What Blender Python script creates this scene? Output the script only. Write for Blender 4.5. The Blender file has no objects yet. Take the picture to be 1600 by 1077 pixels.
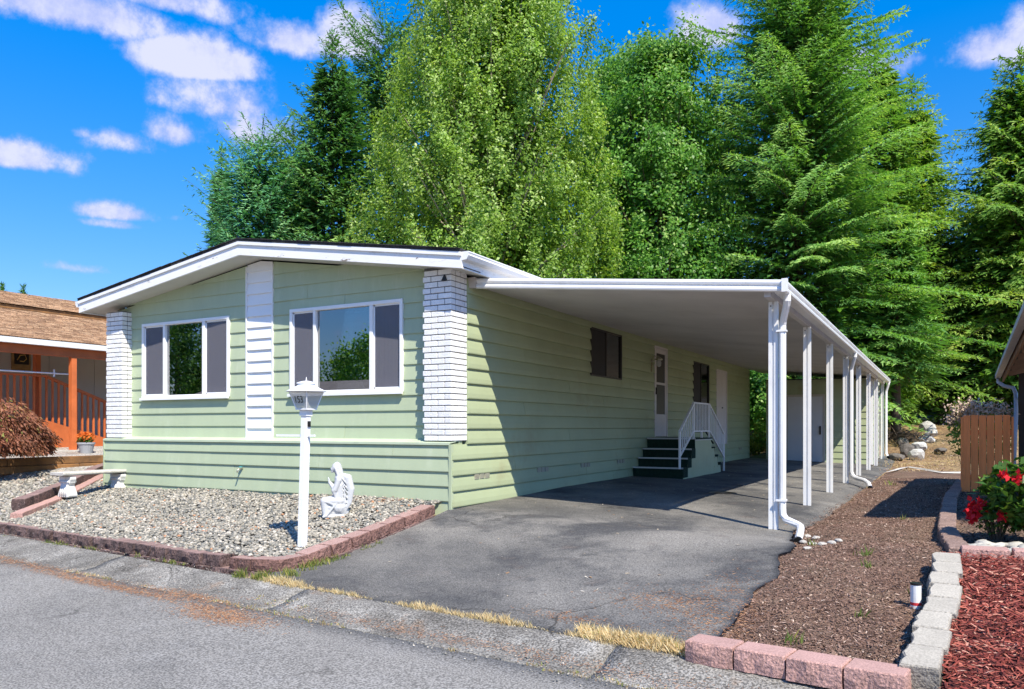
import bpy, bmesh, math, random
import numpy as np
from mathutils import Vector, Matrix, noise
random.seed(7); RNG = np.random.default_rng(7)
PI = math.pi
SC = bpy.context.scene
COL = SC.collection

# ---------------------------------------------------------------- camera
F_PX, HZ = 1214.0, 668.0
YAW = math.atan(670/1214)
CAM = Vector((5.463, -8.64, 1.08))
cd = bpy.data.cameras.new('camera'); cam = bpy.data.objects.new('camera', cd); COL.objects.link(cam)
cam.location = CAM; cam.rotation_euler = (PI/2, 0, YAW)
cd.sensor_width = 36; cd.lens = 36*F_PX/1600; cd.shift_y = (HZ-538.5)/1600
cd.clip_start = .1; cd.clip_end = 900
SC.camera = cam

# ---------------------------------------------------------------- sun, sky, exposure
SUNV = Vector((.66, -.48, 1.0)).normalized()          # towards the sun
sl = bpy.data.lights.new('sun', 'SUN'); sl.energy = 5.0; sl.angle = math.radians(.53); sl.color = (1, .915, .77)
so = bpy.data.objects.new('sun', sl); COL.objects.link(so)
so.rotation_euler = SUNV.to_track_quat('Z', 'Y').to_euler(); so.location = (0, 0, 30)
SC.view_settings.view_transform = 'Standard'; SC.view_settings.look = 'None'
SC.view_settings.exposure = 0.62; SC.view_settings.gamma = 1; SC.view_settings.use_curve_mapping = False
SC.cycles.max_bounces = 8; SC.cycles.diffuse_bounces = 4; SC.cycles.glossy_bounces = 4
SC.cycles.transparent_max_bounces = 12; SC.cycles.use_denoising = True
SC.cycles.sample_clamp_indirect = 6

W = bpy.data.worlds.new('World'); SC.world = W; W.use_nodes = True
nt = W.node_tree; nt.nodes.clear()
def wn(t, **k):
    n = nt.nodes.new(t)
    for a, b in k.items(): setattr(n, a, b)
    return n
def wl(a, b): nt.links.new(a, b)
def wmath(op, a, b=None, c=None, clamp=False):
    n = wn('ShaderNodeMath', operation=op); n.use_clamp = clamp
    for i, v in enumerate((a, b, c)):
        if v is None: continue
        if isinstance(v, (int, float)): n.inputs[i].default_value = v
        else: wl(v, n.inputs[i])
    return n.outputs[0]
sky = wn('ShaderNodeTexSky', sky_type='NISHITA'); sky.sun_disc = False
sky.sun_elevation = math.asin(SUNV.z); sky.sun_rotation = math.atan2(SUNV.x, SUNV.y)
sky.air_density = 1.0; sky.dust_density = 0.0; sky.ozone_density = 2.0
geo = wn('ShaderNodeTexCoord'); dirv = geo.outputs['Generated']
sky_hs = wn('ShaderNodeHueSaturation'); sky_hs.inputs['Saturation'].default_value = 1.08; sky_hs.inputs['Hue'].default_value = .497
sky_hs.inputs['Value'].default_value = 1.0
tint = wn('ShaderNodeMix', data_type='RGBA', blend_type='MULTIPLY'); tint.inputs[0].default_value = 1
wl(sky.outputs[0], tint.inputs[6]); tint.inputs[7].default_value = (.80, 1.15, 1.75, 1)
sepz = wn('ShaderNodeSeparateXYZ'); tcz = wn('ShaderNodeTexCoord'); wl(tcz.outputs['Generated'], sepz.inputs[0])
mrz = wn('ShaderNodeMapRange'); wl(sepz.outputs[2], mrz.inputs[0]); mrz.inputs[1].default_value = .05; mrz.inputs[2].default_value = .55
grad = wn('ShaderNodeMix', data_type='RGBA'); wl(mrz.outputs[0], grad.inputs[0]); grad.inputs[6].default_value = (.95, 1.02, 1.25, 1); grad.inputs[7].default_value = (.40, 1.55, 2.8, 1)
wl(grad.outputs[2], tint.inputs[7])
wl(tint.outputs[2], sky_hs.inputs['Color'])
# clouds: cumulus puffs at directions of their own, in the world's dome
def pxdir(px, py):
    r = Vector((math.cos(YAW), math.sin(YAW), 0)); f = Vector((-math.sin(YAW), math.cos(YAW), 0))
    return (f + r*(px-800)/F_PX + Vector((0, 0, 1))*(HZ-py)/F_PX).normalized()
PUFFS = [(310,98,.074,.030,1.2),(365,170,.075,.040,.85),(400,205,.075,.035,.85),(275,212,.045,.024,.9),(190,222,.05,.020,.75),
         (250,158,.020,.016,.6),(180,335,.055,.016,1.0),(185,352,.050,.010,.8),(15,245,.060,.022,1.1),(95,12,.12,.036,1.1),
         (265,4,.09,.022,.9),(455,66,.055,.030,.95),(545,60,.045,.036,1.1),(420,50,.05,.02,.6),(1110,50,.042,.034,1.2),
         (1350,110,.05,.035,.9),(1540,80,.040,.034,.95),(1600,70,.05,.04,.95),(130,210,.02,.012,.6),(120,420,.05,.01,.5),(270,342,.02,.008,.6)]
nz = wn('ShaderNodeTexNoise'); nz.inputs['Scale'].default_value = 13; nz.inputs['Detail'].default_value = 7; nz.inputs['Roughness'].default_value = .66
wl(dirv, nz.inputs['Vector'])
nzb = wn('ShaderNodeTexNoise'); nzb.inputs['Scale'].default_value = 3.2; nzb.inputs['Detail'].default_value = 5
mapn = wn('ShaderNodeMapping'); mapn.inputs['Scale'].default_value = (1, 1, 2.6); wl(dirv, mapn.inputs['Vector']); wl(mapn.outputs[0], nzb.inputs['Vector'])
field = None
for (px, py, sx, sy, amp) in PUFFS:
    c = pxdir(px, py); r = Vector((c.y, -c.x, 0)).normalized(); u = r.cross(c)
    def dot(v):
        n = wn('ShaderNodeVectorMath', operation='DOT_PRODUCT'); wl(dirv, n.inputs[0]); n.inputs[1].default_value = v; return n.outputs['Value']
    a = wmath('MULTIPLY', dot(r), 1/sx); b = dot(u)
    # flat base: the lower half is squeezed
    b = wmath('MAXIMUM', wmath('MULTIPLY', b, 1/sy), wmath('MULTIPLY', b, -1.7/sy))
    d2 = wmath('ADD', wmath('MULTIPLY', a, a), wmath('MULTIPLY', b, b))
    g = wmath('MULTIPLY', wmath('EXPONENT', wmath('MULTIPLY', d2, -.95)), amp)
    g = wmath('MULTIPLY', g, wmath('GREATER_THAN', dot(c), 0))
    field = g if field is None else wmath('MAXIMUM', field, g)
# behind the camera the same scattered clouds go on
back = Vector((math.sin(YAW), -math.cos(YAW), 0))
nb = wn('ShaderNodeVectorMath', operation='DOT_PRODUCT'); wl(dirv, nb.inputs[0]); nb.inputs[1].default_value = back
bm_ = wmath('MULTIPLY', wmath('ADD', nb.outputs['Value'], .35), 3, clamp=True)
gen = wmath('MULTIPLY', wmath('SUBTRACT', nzb.outputs[0], .40), 3.2)
field = wmath('MAXIMUM', field, wmath('MULTIPLY', gen, bm_))
dens = wmath('ADD', field, wmath('MULTIPLY', wmath('SUBTRACT', nz.outputs[0], .5), 1.75))
mr = wn('ShaderNodeMapRange', interpolation_type='SMOOTHSTEP'); wl(dens, mr.inputs[0])
mr.inputs[1].default_value = .32; mr.inputs[2].default_value = .88; mr.inputs[3].default_value = 0; mr.inputs[4].default_value = .92
shd = wn('ShaderNodeMapRange', interpolation_type='SMOOTHSTEP'); wl(nz.outputs[0], shd.inputs[0])
shd.inputs[1].default_value = .36; shd.inputs[2].default_value = .60; shd.inputs[3].default_value = .15; shd.inputs[4].default_value = 1
ccol = wn('ShaderNodeMix', data_type='RGBA'); wl(wmath('MULTIPLY', mr.outputs[0], shd.outputs[0]), ccol.inputs[0])
ccol.inputs[6].default_value = (4.6, 5.3, 9.1, 1); ccol.inputs[7].default_value = (8.0, 8.1, 9.9, 1)
mx = wn('ShaderNodeMix', data_type='RGBA'); wl(mr.outputs[0], mx.inputs[0]); wl(sky_hs.outputs[0], mx.inputs[6]); wl(ccol.outputs[2], mx.inputs[7])
bg = wn('ShaderNodeBackground'); bg.inputs['Strength'].default_value = .07; wl(mx.outputs[2], bg.inputs['Color'])
wo = wn('ShaderNodeOutputWorld'); wl(bg.outputs[0], wo.inputs['Surface'])

# ---------------------------------------------------------------- helpers: materials
MATS = {}
def nodes_of(m):
    m.use_nodes = True; t = m.node_tree; t.nodes.clear(); return t
def mat(name, col, rough=.6, var=.12, scale=2.0, fine=0, fscale=120, bump=0, bscale=90, rnd=0, spec=.4, metal=0,
        col2=None, thr=(.4, .65), s2=1.3, detail=6, attr=None, attrcols=None, trans=0, cracks=0, stretch=(1, 1, 1), dirt=None, ior=1.45, coat=0):
    """Principled material on world position: base colour + broad variation + fine grain + a second colour in patches."""
    if name in MATS: return MATS[name]
    m = bpy.data.materials.new(name); t = nodes_of(m); N = t.nodes; L = t.links
    def nn(ty, **k):
        n = N.new(ty)
        for a, b in k.items(): setattr(n, a, b)
        return n
    def mul(a, b, fac=1.0, blend='MULTIPLY'):
        x = nn('ShaderNodeMix', data_type='RGBA', blend_type=blend)
        if isinstance(fac, (int, float)): x.inputs[0].default_value = fac
        else: L.new(fac, x.inputs[0])
        for i, v in ((6, a), (7, b)):
            if isinstance(v, tuple): x.inputs[i].default_value = (*v[:3], 1)
            else: L.new(v, x.inputs[i])
        return x.outputs[2]
    g = nn('ShaderNodeNewGeometry'); mp = nn('ShaderNodeMapping'); mp.inputs['Scale'].default_value = stretch
    L.new(g.outputs['Position'], mp.inputs[0]); P = mp.outputs[0]
    def noisef(s, d=6, ro=.6, lo=0, hi=1, f0=.3, f1=.7):
        n = nn('ShaderNodeTexNoise'); n.inputs['Scale'].default_value = s; n.inputs['Detail'].default_value = d; n.inputs['Roughness'].default_value = ro
        L.new(P, n.inputs['Vector']); r = nn('ShaderNodeMapRange'); L.new(n.outputs[0], r.inputs[0])
        r.inputs[1].default_value = f0; r.inputs[2].default_value = f1; r.inputs[3].default_value = lo; r.inputs[4].default_value = hi
        return r.outputs[0]
    c = tuple(col)
    if attr:
        at = nn('ShaderNodeAttribute', attribute_name=attr); rp = nn('ShaderNodeValToRGB')
        els = rp.color_ramp.elements
        for i, (p_, cc) in enumerate(attrcols):
            e = els[i] if i < 2 else els.new(p_)
            e.position = p_; e.color = (*cc, 1)
        L.new(at.outputs['Fac'], rp.inputs[0]); c = rp.outputs[0]
    if col2 is not None:
        c = mul(c, tuple(col2), noisef(s2, detail, .65, 0, 1, *thr), 'MIX')
    if dirt:
        for (dc, ds, a0, a1, amt) in dirt:
            c = mul(c, tuple(dc), noisef(ds, 8, .7, 0, amt, a0, a1), 'MIX')
    if var:
        cr = nn('ShaderNodeCombineColor'); v = noisef(scale, 6, .6, 1-var, 1+var)
        for i in range(3): L.new(v, cr.inputs[i])
        c = mul(c, cr.outputs[0])
    if fine:
        cr = nn('ShaderNodeCombineColor'); v = noisef(fscale, 2, .5, 1-fine, 1+fine, .39, .61)
        for i in range(3): L.new(v, cr.inputs[i])
        c = mul(c, cr.outputs[0])
    if cracks:
        dn = nn('ShaderNodeTexNoise'); dn.inputs['Scale'].default_value = 3; dn.inputs['Detail'].default_value = 5; L.new(P, dn.inputs['Vector'])
        dm = nn('ShaderNodeVectorMath', operation='MULTIPLY_ADD'); L.new(dn.outputs['Color'], dm.inputs[0]); dm.inputs[1].default_value = (.5, .5, .5); L.new(P, dm.inputs[2])
        vo = nn('ShaderNodeTexVoronoi', feature='DISTANCE_TO_EDGE'); vo.inputs['Scale'].default_value = cracks; L.new(dm.outputs[0], vo.inputs['Vector'])
        cm = nn('ShaderNodeMapRange'); L.new(vo.outputs['Distance'], cm.inputs[0]); cm.inputs[1].default_value = .002; cm.inputs[2].default_value = .007; cm.inputs[3].default_value = 1; cm.inputs[4].default_value = 0
        m1 = nn('ShaderNodeMath', operation='MULTIPLY'); L.new(cm.outputs[0], m1.inputs[0]); L.new(noisef(.7, 3, .5, 0, .8, .5, .62), m1.inputs[1])
        c = mul(c, (.035, .033, .03), m1.outputs[0], 'MIX')
    if rnd:
        oi = nn('ShaderNodeObjectInfo'); r = nn('ShaderNodeMapRange'); L.new(oi.outputs['Random'], r.inputs[0])
        r.inputs[3].default_value = 1-rnd; r.inputs[4].default_value = 1+rnd; cr = nn('ShaderNodeCombineColor')
        for i in range(3): L.new(r.outputs[0], cr.inputs[i])
        c = mul(c, cr.outputs[0])
    b = nn('ShaderNodeBsdfPrincipled'); b.inputs['Roughness'].default_value = rough
    b.inputs['Specular IOR Level'].default_value = spec; b.inputs['Metallic'].default_value = metal; b.inputs['IOR'].default_value = ior
    b.inputs['Coat Weight'].default_value = coat
    if isinstance(c, tuple): b.inputs['Base Color'].default_value = (*c[:3], 1)
    else: L.new(c, b.inputs['Base Color'])
    if bump:
        n = nn('ShaderNodeTexNoise'); n.inputs['Scale'].default_value = bscale; n.inputs['Detail'].default_value = 4
        L.new(P, n.inputs['Vector']); bp = nn('ShaderNodeBump'); bp.inputs['Strength'].default_value = min(1, bump); bp.inputs['Distance'].default_value = .02*bump
        L.new(n.outputs[0], bp.inputs['Height']); L.new(bp.outputs[0], b.inputs['Normal'])
    out = nn('ShaderNodeOutputMaterial'); sh = b.outputs[0]
    if trans:
        tr = nn('ShaderNodeBsdfTranslucent')
        if isinstance(c, tuple): tr.inputs[0].default_value = (*c[:3], 1)
        else:
            tc = mul(c, (1.5, 1.5, .6)); L.new(tc, tr.inputs[0])
        ms = nn('ShaderNodeMixShader'); ms.inputs[0].default_value = trans
        L.new(sh, ms.inputs[1]); L.new(tr.outputs[0], ms.inputs[2]); sh = ms.outputs[0]
    L.new(sh, out.inputs[0]); MATS[name] = m
    return m
def glass(name, refl=.3, tint=(.55, .6, .62)):
    m = bpy.data.materials.new(name); t = nodes_of(m); N = t.nodes; L = t.links
    g = N.new('ShaderNodeBsdfGlossy'); g.inputs['Roughness'].default_value = .01; g.inputs[0].default_value = (.95, .97, 1, 1)
    tr = N.new('ShaderNodeBsdfTransparent'); tr.inputs[0].default_value = (*tint, 1)
    fr = N.new('ShaderNodeFresnel'); fr.inputs[0].default_value = 1.5; ad = N.new('ShaderNodeMath'); ad.operation = 'ADD'; ad.use_clamp = True
    L.new(fr.outputs[0], ad.inputs[0]); ad.inputs[1].default_value = refl
    ms = N.new('ShaderNodeMixShader'); L.new(ad.outputs[0], ms.inputs[0]); L.new(tr.outputs[0], ms.inputs[1]); L.new(g.outputs[0], ms.inputs[2])
    o = N.new('ShaderNodeOutputMaterial'); L.new(ms.outputs[0], o.inputs[0]); return m

# ---------------------------------------------------------------- helpers: meshes and objects
class MB:
    """collects verts and faces in world coordinates; build() links ONE mesh object"""
    def __init__(s): s.v = []; s.f = []
    def add(s, vs, fs):
        n = len(s.v); s.v += [tuple(map(float, q)) for q in vs]; s.f += [tuple(n+i for i in f) for f in fs]; return s
    def box(s, x0, x1, y0, y1, z0, z1):
        return s.add([(x0,y0,z0),(x1,y0,z0),(x1,y1,z0),(x0,y1,z0),(x0,y0,z1),(x1,y0,z1),(x1,y1,z1),(x0,y1,z1)],
                     [(0,3,2,1),(4,5,6,7),(0,1,5,4),(1,2,6,5),(2,3,7,6),(3,0,4,7)])
    def bar(s, p, q, w, h, up=(0, 0, 1)):
        p = Vector(p); q = Vector(q); d = (q-p).normalized(); r = d.cross(Vector(up))
        if r.length < 1e-4: r = d.cross(Vector((1, 0, 0)))
        r.normalize(); u = r.cross(d); vs = []
        for c in (p, q):
            for a, b in ((-1, -1), (1, -1), (1, 1), (-1, 1)): vs.append(c + r*a*w/2 + u*b*h/2)
        return s.add(vs, [(0,1,2,3),(4,7,6,5),(0,4,5,1),(1,5,6,2),(2,6,7,3),(3,7,4,0)])
    def prism(s, poly, ax, a, b):
        """polygon (2-D) extruded along axis ax from a to b; poly is given in the other two axes in order"""
        def mk(p, t):
            return {'x': (t, p[0], p[1]), 'y': (p[0], t, p[1]), 'z': (p[0], p[1], t)}[ax]
        n = len(poly); vs = [mk(p, a) for p in poly] + [mk(p, b) for p in poly]
        return s.add(vs, [tuple(range(n))[::-1], tuple(range(n, 2*n))] + [(i, (i+1) % n, n+(i+1) % n, n+i) for i in range(n)])
    def tube(s, pts, rad, sides=8, cap=True, squash=None):
        pts = [Vector(p) for p in pts]; n = len(pts)
        if not hasattr(rad, '__len__'): rad = [rad]*n
        vs = []; fs = []; ref = None
        for i, p in enumerate(pts):
            d = (pts[min(i+1, n-1)] - pts[max(i-1, 0)]).normalized()
            if ref is None: ref = Vector((0, 0, 1)) if abs(d.z) < .9 else Vector((1, 0, 0))
            r = d.cross(ref).normalized(); u = r.cross(d)
            for k in range(sides):
                a = 2*PI*(k+.5)/sides; vs.append(p + (r*math.cos(a) + u*math.sin(a))*rad[i])
        for i in range(n-1):
            for k in range(sides):
                k2 = (k+1) % sides; fs.append((i*sides+k, i*sides+k2, (i+1)*sides+k2, (i+1)*sides+k))
        if cap: fs += [tuple(range(sides))[::-1], tuple(range((n-1)*sides, n*sides))]
        return s.add(vs, fs)
    def lathe(s, prof, c=(0, 0, 0), sides=16, rot=0):
        vs = []; fs = []; n = len(prof)
        for (r, z) in prof:
            for k in range(sides):
                a = 2*PI*k/sides+rot; vs.append((c[0]+r*math.cos(a), c[1]+r*math.sin(a), c[2]+z))
        for i in range(n-1):
            for k in range(sides):
                k2 = (k+1) % sides; fs.append((i*sides+k, i*sides+k2, (i+1)*sides+k2, (i+1)*sides+k))
        fs += [tuple(range(sides))[::-1], tuple(range((n-1)*sides, n*sides))]
        return s.add(vs, fs)
    def mesh(s, name, mt, off=(0, 0, 0), smooth=False, bevel=0):
        me = bpy.data.meshes.new(name)
        me.from_pydata([(x-off[0], y-off[1], z-off[2]) for x, y, z in s.v], [], s.f)
        if bevel:
            b = bmesh.new(); b.from_mesh(me); bmesh.ops.recalc_face_normals(b, faces=b.faces)
            bmesh.ops.bevel(b, geom=[e for e in b.edges if e.calc_length() > bevel*3], offset=bevel, segments=1, affect='EDGES', clamp_overlap=True)
            b.to_mesh(me); b.free()
        else:
            b = bmesh.new(); b.from_mesh(me); bmesh.ops.recalc_face_normals(b, faces=b.faces); b.to_mesh(me); b.free()
        if mt: me.materials.append(mt)
        if smooth: me.shade_smooth()
        return me
    def build(s, name, mt, parent=None, smooth=False, bevel=0, at=None):
        """at: world point for the object's own origin; default the root's location"""
        base = wloc(parent) if parent else Vector((0, 0, 0))
        off = Vector(at) if at is not None else base
        return link(name, s.mesh(name, mt, off, smooth, bevel), parent, off-base)
def wloc(o):
    v = Vector((0, 0, 0))
    while o is not None: v += o.location; o = o.parent
    return v
def link(name, me, parent=None, loc=(0, 0, 0)):
    o = bpy.data.objects.new(name, me); COL.objects.link(o); o.location = loc
    if parent: o.parent = parent
    return o
def tag(o, label=None, cat=None, group=None, kind=None):
    if label: o['label'] = label
    if cat: o['category'] = cat
    if group: o['group'] = group
    if kind: o['kind'] = kind
    return o
def thing(name, label, cat, loc=(0, 0, 0), group=None):
    o = bpy.data.objects.new(name, None); COL.objects.link(o); o.location = loc; o.empty_display_size = .2
    return tag(o, label, cat, group)
def child_empty(name, parent, loc=(0, 0, 0)):
    o = bpy.data.objects.new(name, None); COL.objects.link(o); o.parent = parent; o.location = loc; return o
def raw_mesh(name, v, f, mt=None, attr=None, smooth=False, nside=None):
    """numpy mesh: v (N,3), f (M,k)"""
    me = bpy.data.meshes.new(name); v = np.asarray(v, np.float32); f = np.asarray(f, np.int32); k = f.shape[1]
    me.vertices.add(len(v)); me.vertices.foreach_set('co', v.ravel())
    me.loops.add(f.size); me.loops.foreach_set('vertex_index', f.ravel())
    me.polygons.add(len(f)); me.polygons.foreach_set('loop_start', np.arange(0, f.size, k, dtype=np.int32))
    try: me.polygons.foreach_set('loop_total', np.full(len(f), k, np.int32))
    except Exception: pass
    if smooth: me.polygons.foreach_set('use_smooth', np.ones(len(f), bool))
    me.update(calc_edges=True)
    if attr is not None:
        a = me.attributes.new('tone', 'FLOAT', 'POINT'); a.data.foreach_set('value', np.asarray(attr, np.float32))
    if mt: me.materials.append(mt)
    return me
def scatter(tv, tf, pos, rot, scl, tone):
    """copies of a template (tv, tf) baked into one array set. rot (N,3,3), scl (N,3), tone (N,)"""
    n = len(pos); k = len(tv)
    v = np.einsum('nij,nkj->nki', rot, tv[None]*scl[:, None, :]) + pos[:, None, :]
    f = tf[None] + (np.arange(n)*k)[:, None, None]
    return v.reshape(-1, 3), f.reshape(-1, tf.shape[1]), np.repeat(tone, k)
def rand_rot(n, tilt=PI, rng=RNG):
    """random spin about z then tilt"""
    a = rng.uniform(0, 2*PI, n); b = rng.normal(0, 1, n)*tilt; c = rng.normal(0, 1, n)*tilt
    ca, sa, cb, sb, cc, sc = np.cos(a), np.sin(a), np.cos(b), np.sin(b), np.cos(c), np.sin(c)
    Rz = np.zeros((n, 3, 3)); Rz[:,0,0]=ca; Rz[:,0,1]=-sa; Rz[:,1,0]=sa; Rz[:,1,1]=ca; Rz[:,2,2]=1
    Rx = np.zeros((n, 3, 3)); Rx[:,1,1]=cb; Rx[:,1,2]=-sb; Rx[:,2,1]=sb; Rx[:,2,2]=cb; Rx[:,0,0]=1
    Ry = np.zeros((n, 3, 3)); Ry[:,0,0]=cc; Ry[:,0,2]=sc; Ry[:,2,0]=-sc; Ry[:,2,2]=cc; Ry[:,1,1]=1
    return Rz @ Rx @ Ry
def ico():
    b = bmesh.new(); bmesh.ops.create_icosphere(b, subdivisions=1, radius=1)
    v = np.array([tuple(q.co) for q in b.verts]); f = np.array([[q.index for q in p.verts] for p in b.faces]); b.free(); return v, f
ICOV, ICOF = ico()
def clip_poly(poly, a, b, c):
    """keep a*x+b*y<=c"""
    out = []
    for i in range(len(poly)):
        p, q = poly[i], poly[(i+1) % len(poly)]
        dp, dq = a*p[0]+b*p[1]-c, a*q[0]+b*q[1]-c
        if dp <= 0: out.append(p)
        if (dp < 0) != (dq < 0) and abs(dp-dq) > 1e-9:
            t = dp/(dp-dq); out.append((p[0]+t*(q[0]-p[0]), p[1]+t*(q[1]-p[1])))
    return out

# ---------------------------------------------------------------- ground heights
YK = [-60, -20, -4.3, -3.85, -3.35, -2.0, -0.4, 3, 17, 22, 30, 45, 400]
ZK = [-.55, -.50, -.455, -.43, -.345, -.20, .03, .10, .09, .24, 1.05, 1.80, 2.1]
def H(x, y):
    x = np.asarray(x, float); y = np.asarray(y, float)
    yy = y + .10*np.clip(x, -8, 8)*(y < 40)*np.clip(1-(y+1)/3, 0, 1)*np.clip((y+60)/40, 0, 1)
    z = np.interp(yy, YK, ZK)
    side = np.clip((y+2.5)/2.5, 0, 1)
    z = z - .035*np.clip(x, 0, 4)*side*np.clip((24-y)/6, 0, 1)
    z = z + np.clip(-8.2-x, 0, 4.5)*.085*np.clip((y+4)/3, 0, 1)
    return z
def Hs(x, y): return float(H(x, y))
def e_(x): return -3.97-.093*x
def s_(x): return -3.42-.105*x
def sheet(name, A, B, us, ws, mt, lift=0, hfun=H, rough=0, skirt=0):
    """grid between curve A(u) and B(u); ws in 0..1"""
    us = np.asarray(us); ws = np.asarray(ws); a = np.array([A(u) for u in us]); b = np.array([B(u) for u in us])
    P = a[:, None, :]*(1-ws[None, :, None]) + b[:, None, :]*ws[None, :, None]
    x = P[..., 0]; y = P[..., 1]; z = hfun(x, y)+lift
    if rough:
        z = z + rough*(np.sin(x*7.1+y*3.3)*.3+np.sin(x*2.3-y*4.1)*.5+np.sin(x*17+y*11)*.2)
    nu, nw = x.shape; v = np.stack([x, y, z], -1).reshape(-1, 3)
    i = np.arange(nu-1)[:, None]*nw + np.arange(nw-1)[None, :]
    f = np.stack([i, i+nw, i+nw+1, i+1], -1).reshape(-1, 4)
    # make the faces look up
    p0, p1, p2 = v[f[0, 0]], v[f[0, 1]], v[f[0, 2]]
    if np.cross(p1-p0, p2-p0)[2] < 0: f = f[:, ::-1]
    if skirt:                                           # the edges turn down so that the sheet has a thickness
        ring = np.concatenate([np.arange(nw), np.arange(1, nu)*nw+nw-1, (nu-1)*nw+np.arange(nw-2, -1, -1), np.arange(nu-2, 0, -1)*nw])
        n0 = len(v); v = np.vstack([v, v[ring]-np.array([0, 0, skirt])]); m = len(ring); j = np.arange(m)
        f = np.vstack([f, np.stack([ring[j], ring[(j+1) % m], n0+(j+1) % m, n0+j], -1)])
    me = raw_mesh(name, v, f, mt, smooth=True); o = link(name, me)
    return o
L_ = lambda a, b, n: np.linspace(a, b, n)

# ---------------------------------------------------------------- materials
M_road = mat('road_asphalt', (.222, .213, .196), .9, .10, .5, fine=.42, fscale=78, bump=.5, bscale=130, spec=.2,
             cracks=.22, dirt=[((.12, .12, .12), .8, .55, .75, .45), ((.30, .295, .285), 2.2, .5, .8, .35)])
M_drive = mat('driveway_asphalt', (.108, .106, .102), .88, .20, .45, fine=.36, fscale=78, bump=.45, bscale=140, spec=.25,
              cracks=.45, dirt=[((.20, .19, .172), .42, .42, .60, .85), ((.048, .05, .055), .62, .50, .60, .75), ((.04, .042, .046), 2.2, .60, .70, .6), ((.22, .18, .15), 2.5, .58, .72, .4)])
M_gutter = mat('gutter_concrete', (.21, .20, .18), .92, .22, 1.5, fine=.5, fscale=70, bump=.8, bscale=60, spec=.2,
               dirt=[((.10, .092, .08), 1.8, .48, .66, .7), ((.34, .33, .30), 3.0, .52, .7, .6), ((.27, .15, .07), 2.4, .6, .72, .5), ((.06, .055, .05), 7, .6, .68, .6)], cracks=.9)
M_soil = mat('mulch_soil', (.14, .083, .058), .95, .35, 3, fine=.6, fscale=60, bump=1, bscale=40, col2=(.16, .11, .075), s2=1.6)
M_dry = mat('dry_ground', (.20, .125, .065), .95, .30, .9, fine=.45, fscale=14, bump=1, bscale=12, col2=(.33, .24, .12), s2=.35, thr=(.42, .6),
            dirt=[((.09, .11, .035), .6, .56, .68, .6), ((.10, .055, .03), 1.2, .52, .66, .7)])
M_bed = mat('bed_soil', (.07, .06, .05), .95, .3, 5, bump=1, bscale=40)
M_green = mat('siding_green', (.405, .475, .320), .55, .045, 1.2, fine=.03, fscale=200, rnd=.03, spec=.35, bump=.05, bscale=25,
              dirt=[((.36, .42, .29), 1.3, .50, .72, .45), ((.58, .62, .50), 2.1, .55, .75, .35)], stretch=(2.2, 2.2, .5))
M_greenside = mat('siding_green_olive_shaded', (.365, .425, .262), .5, .06, 1.2, fine=.03, fscale=200, rnd=.035, spec=.4, bump=.05, bscale=25,  # carport shade put into a darker base colour; dirt patches are its own
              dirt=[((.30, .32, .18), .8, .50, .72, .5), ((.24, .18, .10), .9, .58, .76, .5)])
M_greencap = mat('cap_green', (.50, .58, .42), .45, .08, 2, fine=.04, spec=.5, dirt=[((.28, .34, .24), 3, .55, .75, .5)])
M_white = mat('white_paint', (.80, .81, .82), .45, .04, 2, spec=.45, dirt=[((.55, .54, .50), 2.5, .60, .85, .35)])
M_fascia = mat('weathered_white_board', (.80, .805, .81), .55, .05, 2, spec=.35, dirt=[((.50, .47, .42), 4, .58, .66, .55), ((.16, .12, .09), 6, .645, .665, .9)], stretch=(.5, 1, 2.2))
M_whitemetal = mat('white_metal', (.76, .765, .77), .34, .04, 2, spec=.5, dirt=[((.50, .49, .46), 3.0, .52, .78, .5), ((.38, .36, .33), 14, .62, .74, .4)], stretch=(1, 1, .6))
M_brick = mat('painted_white_brick', (.78, .785, .79), .7, .06, 8, fine=.08, fscale=90, bump=.5, bscale=60, rnd=.05, dirt=[((.50, .50, .49), 10, .58, .75, .4)])
M_mortar = mat('mortar', (.13, .13, .13), .9, .2, 10)
M_under = mat('carport_pan_enamel', (.58, .56, .54), .5, .10, .8, rnd=.03, spec=.35, dirt=[((.33, .30, .28), 1.0, .5, .8, .4)])
M_soffit = mat('soffit_paint', (.56, .55, .50), .6, .08, 1.5, dirt=[((.38, .36, .31), 3, .58, .78, .5)])
M_glass = glass('window_glass', .26, (.45, .5, .5)); M_screenglass = glass('screened_glass', .10, (.5, .52, .56))
M_lampglass = None
M_scr = None
def screenmat(name, op, col):
    m = bpy.data.materials.new(name); t = nodes_of(m); N = t.nodes; L = t.links
    a = N.new('ShaderNodeBsdfTransparent'); b = N.new('ShaderNodeBsdfDiffuse'); b.inputs[0].default_value = (*col, 1)
    ms = N.new('ShaderNodeMixShader'); ms.inputs[0].default_value = op; o = N.new('ShaderNodeOutputMaterial')
    L.new(a.outputs[0], ms.inputs[1]); L.new(b.outputs[0], ms.inputs[2]); L.new(ms.outputs[0], o.inputs[0]); return m
M_scr = screenmat('fly_screen', .48, (.20, .20, .235))
M_lampglass = screenmat('frosted_pane', .62, (.60, .61, .60))
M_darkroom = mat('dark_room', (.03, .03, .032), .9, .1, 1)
M_curtain = mat('grey_curtain', (.55, .55, .60), .9, .1, 4)
M_screen = mat('insect_screen', (.15, .155, .175), .8, .08, 2)
M_bronze = mat('dark_bronze_frame', (.025, .022, .02), .4, .1, 3)
M_gate_screen = mat('door_white', (.62, .60, .60), .5, .06, 2)
M_doorgrey = mat('shed_door_paint', (.60, .61, .63), .45, .05, 1)
M_carpet = mat('green_carpet', (.012, .035, .022), .95, .3, 20, bump=.8, bscale=200)
M_edgealu = mat('tread_edge', (.55, .56, .55), .4, .05, 4)
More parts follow.
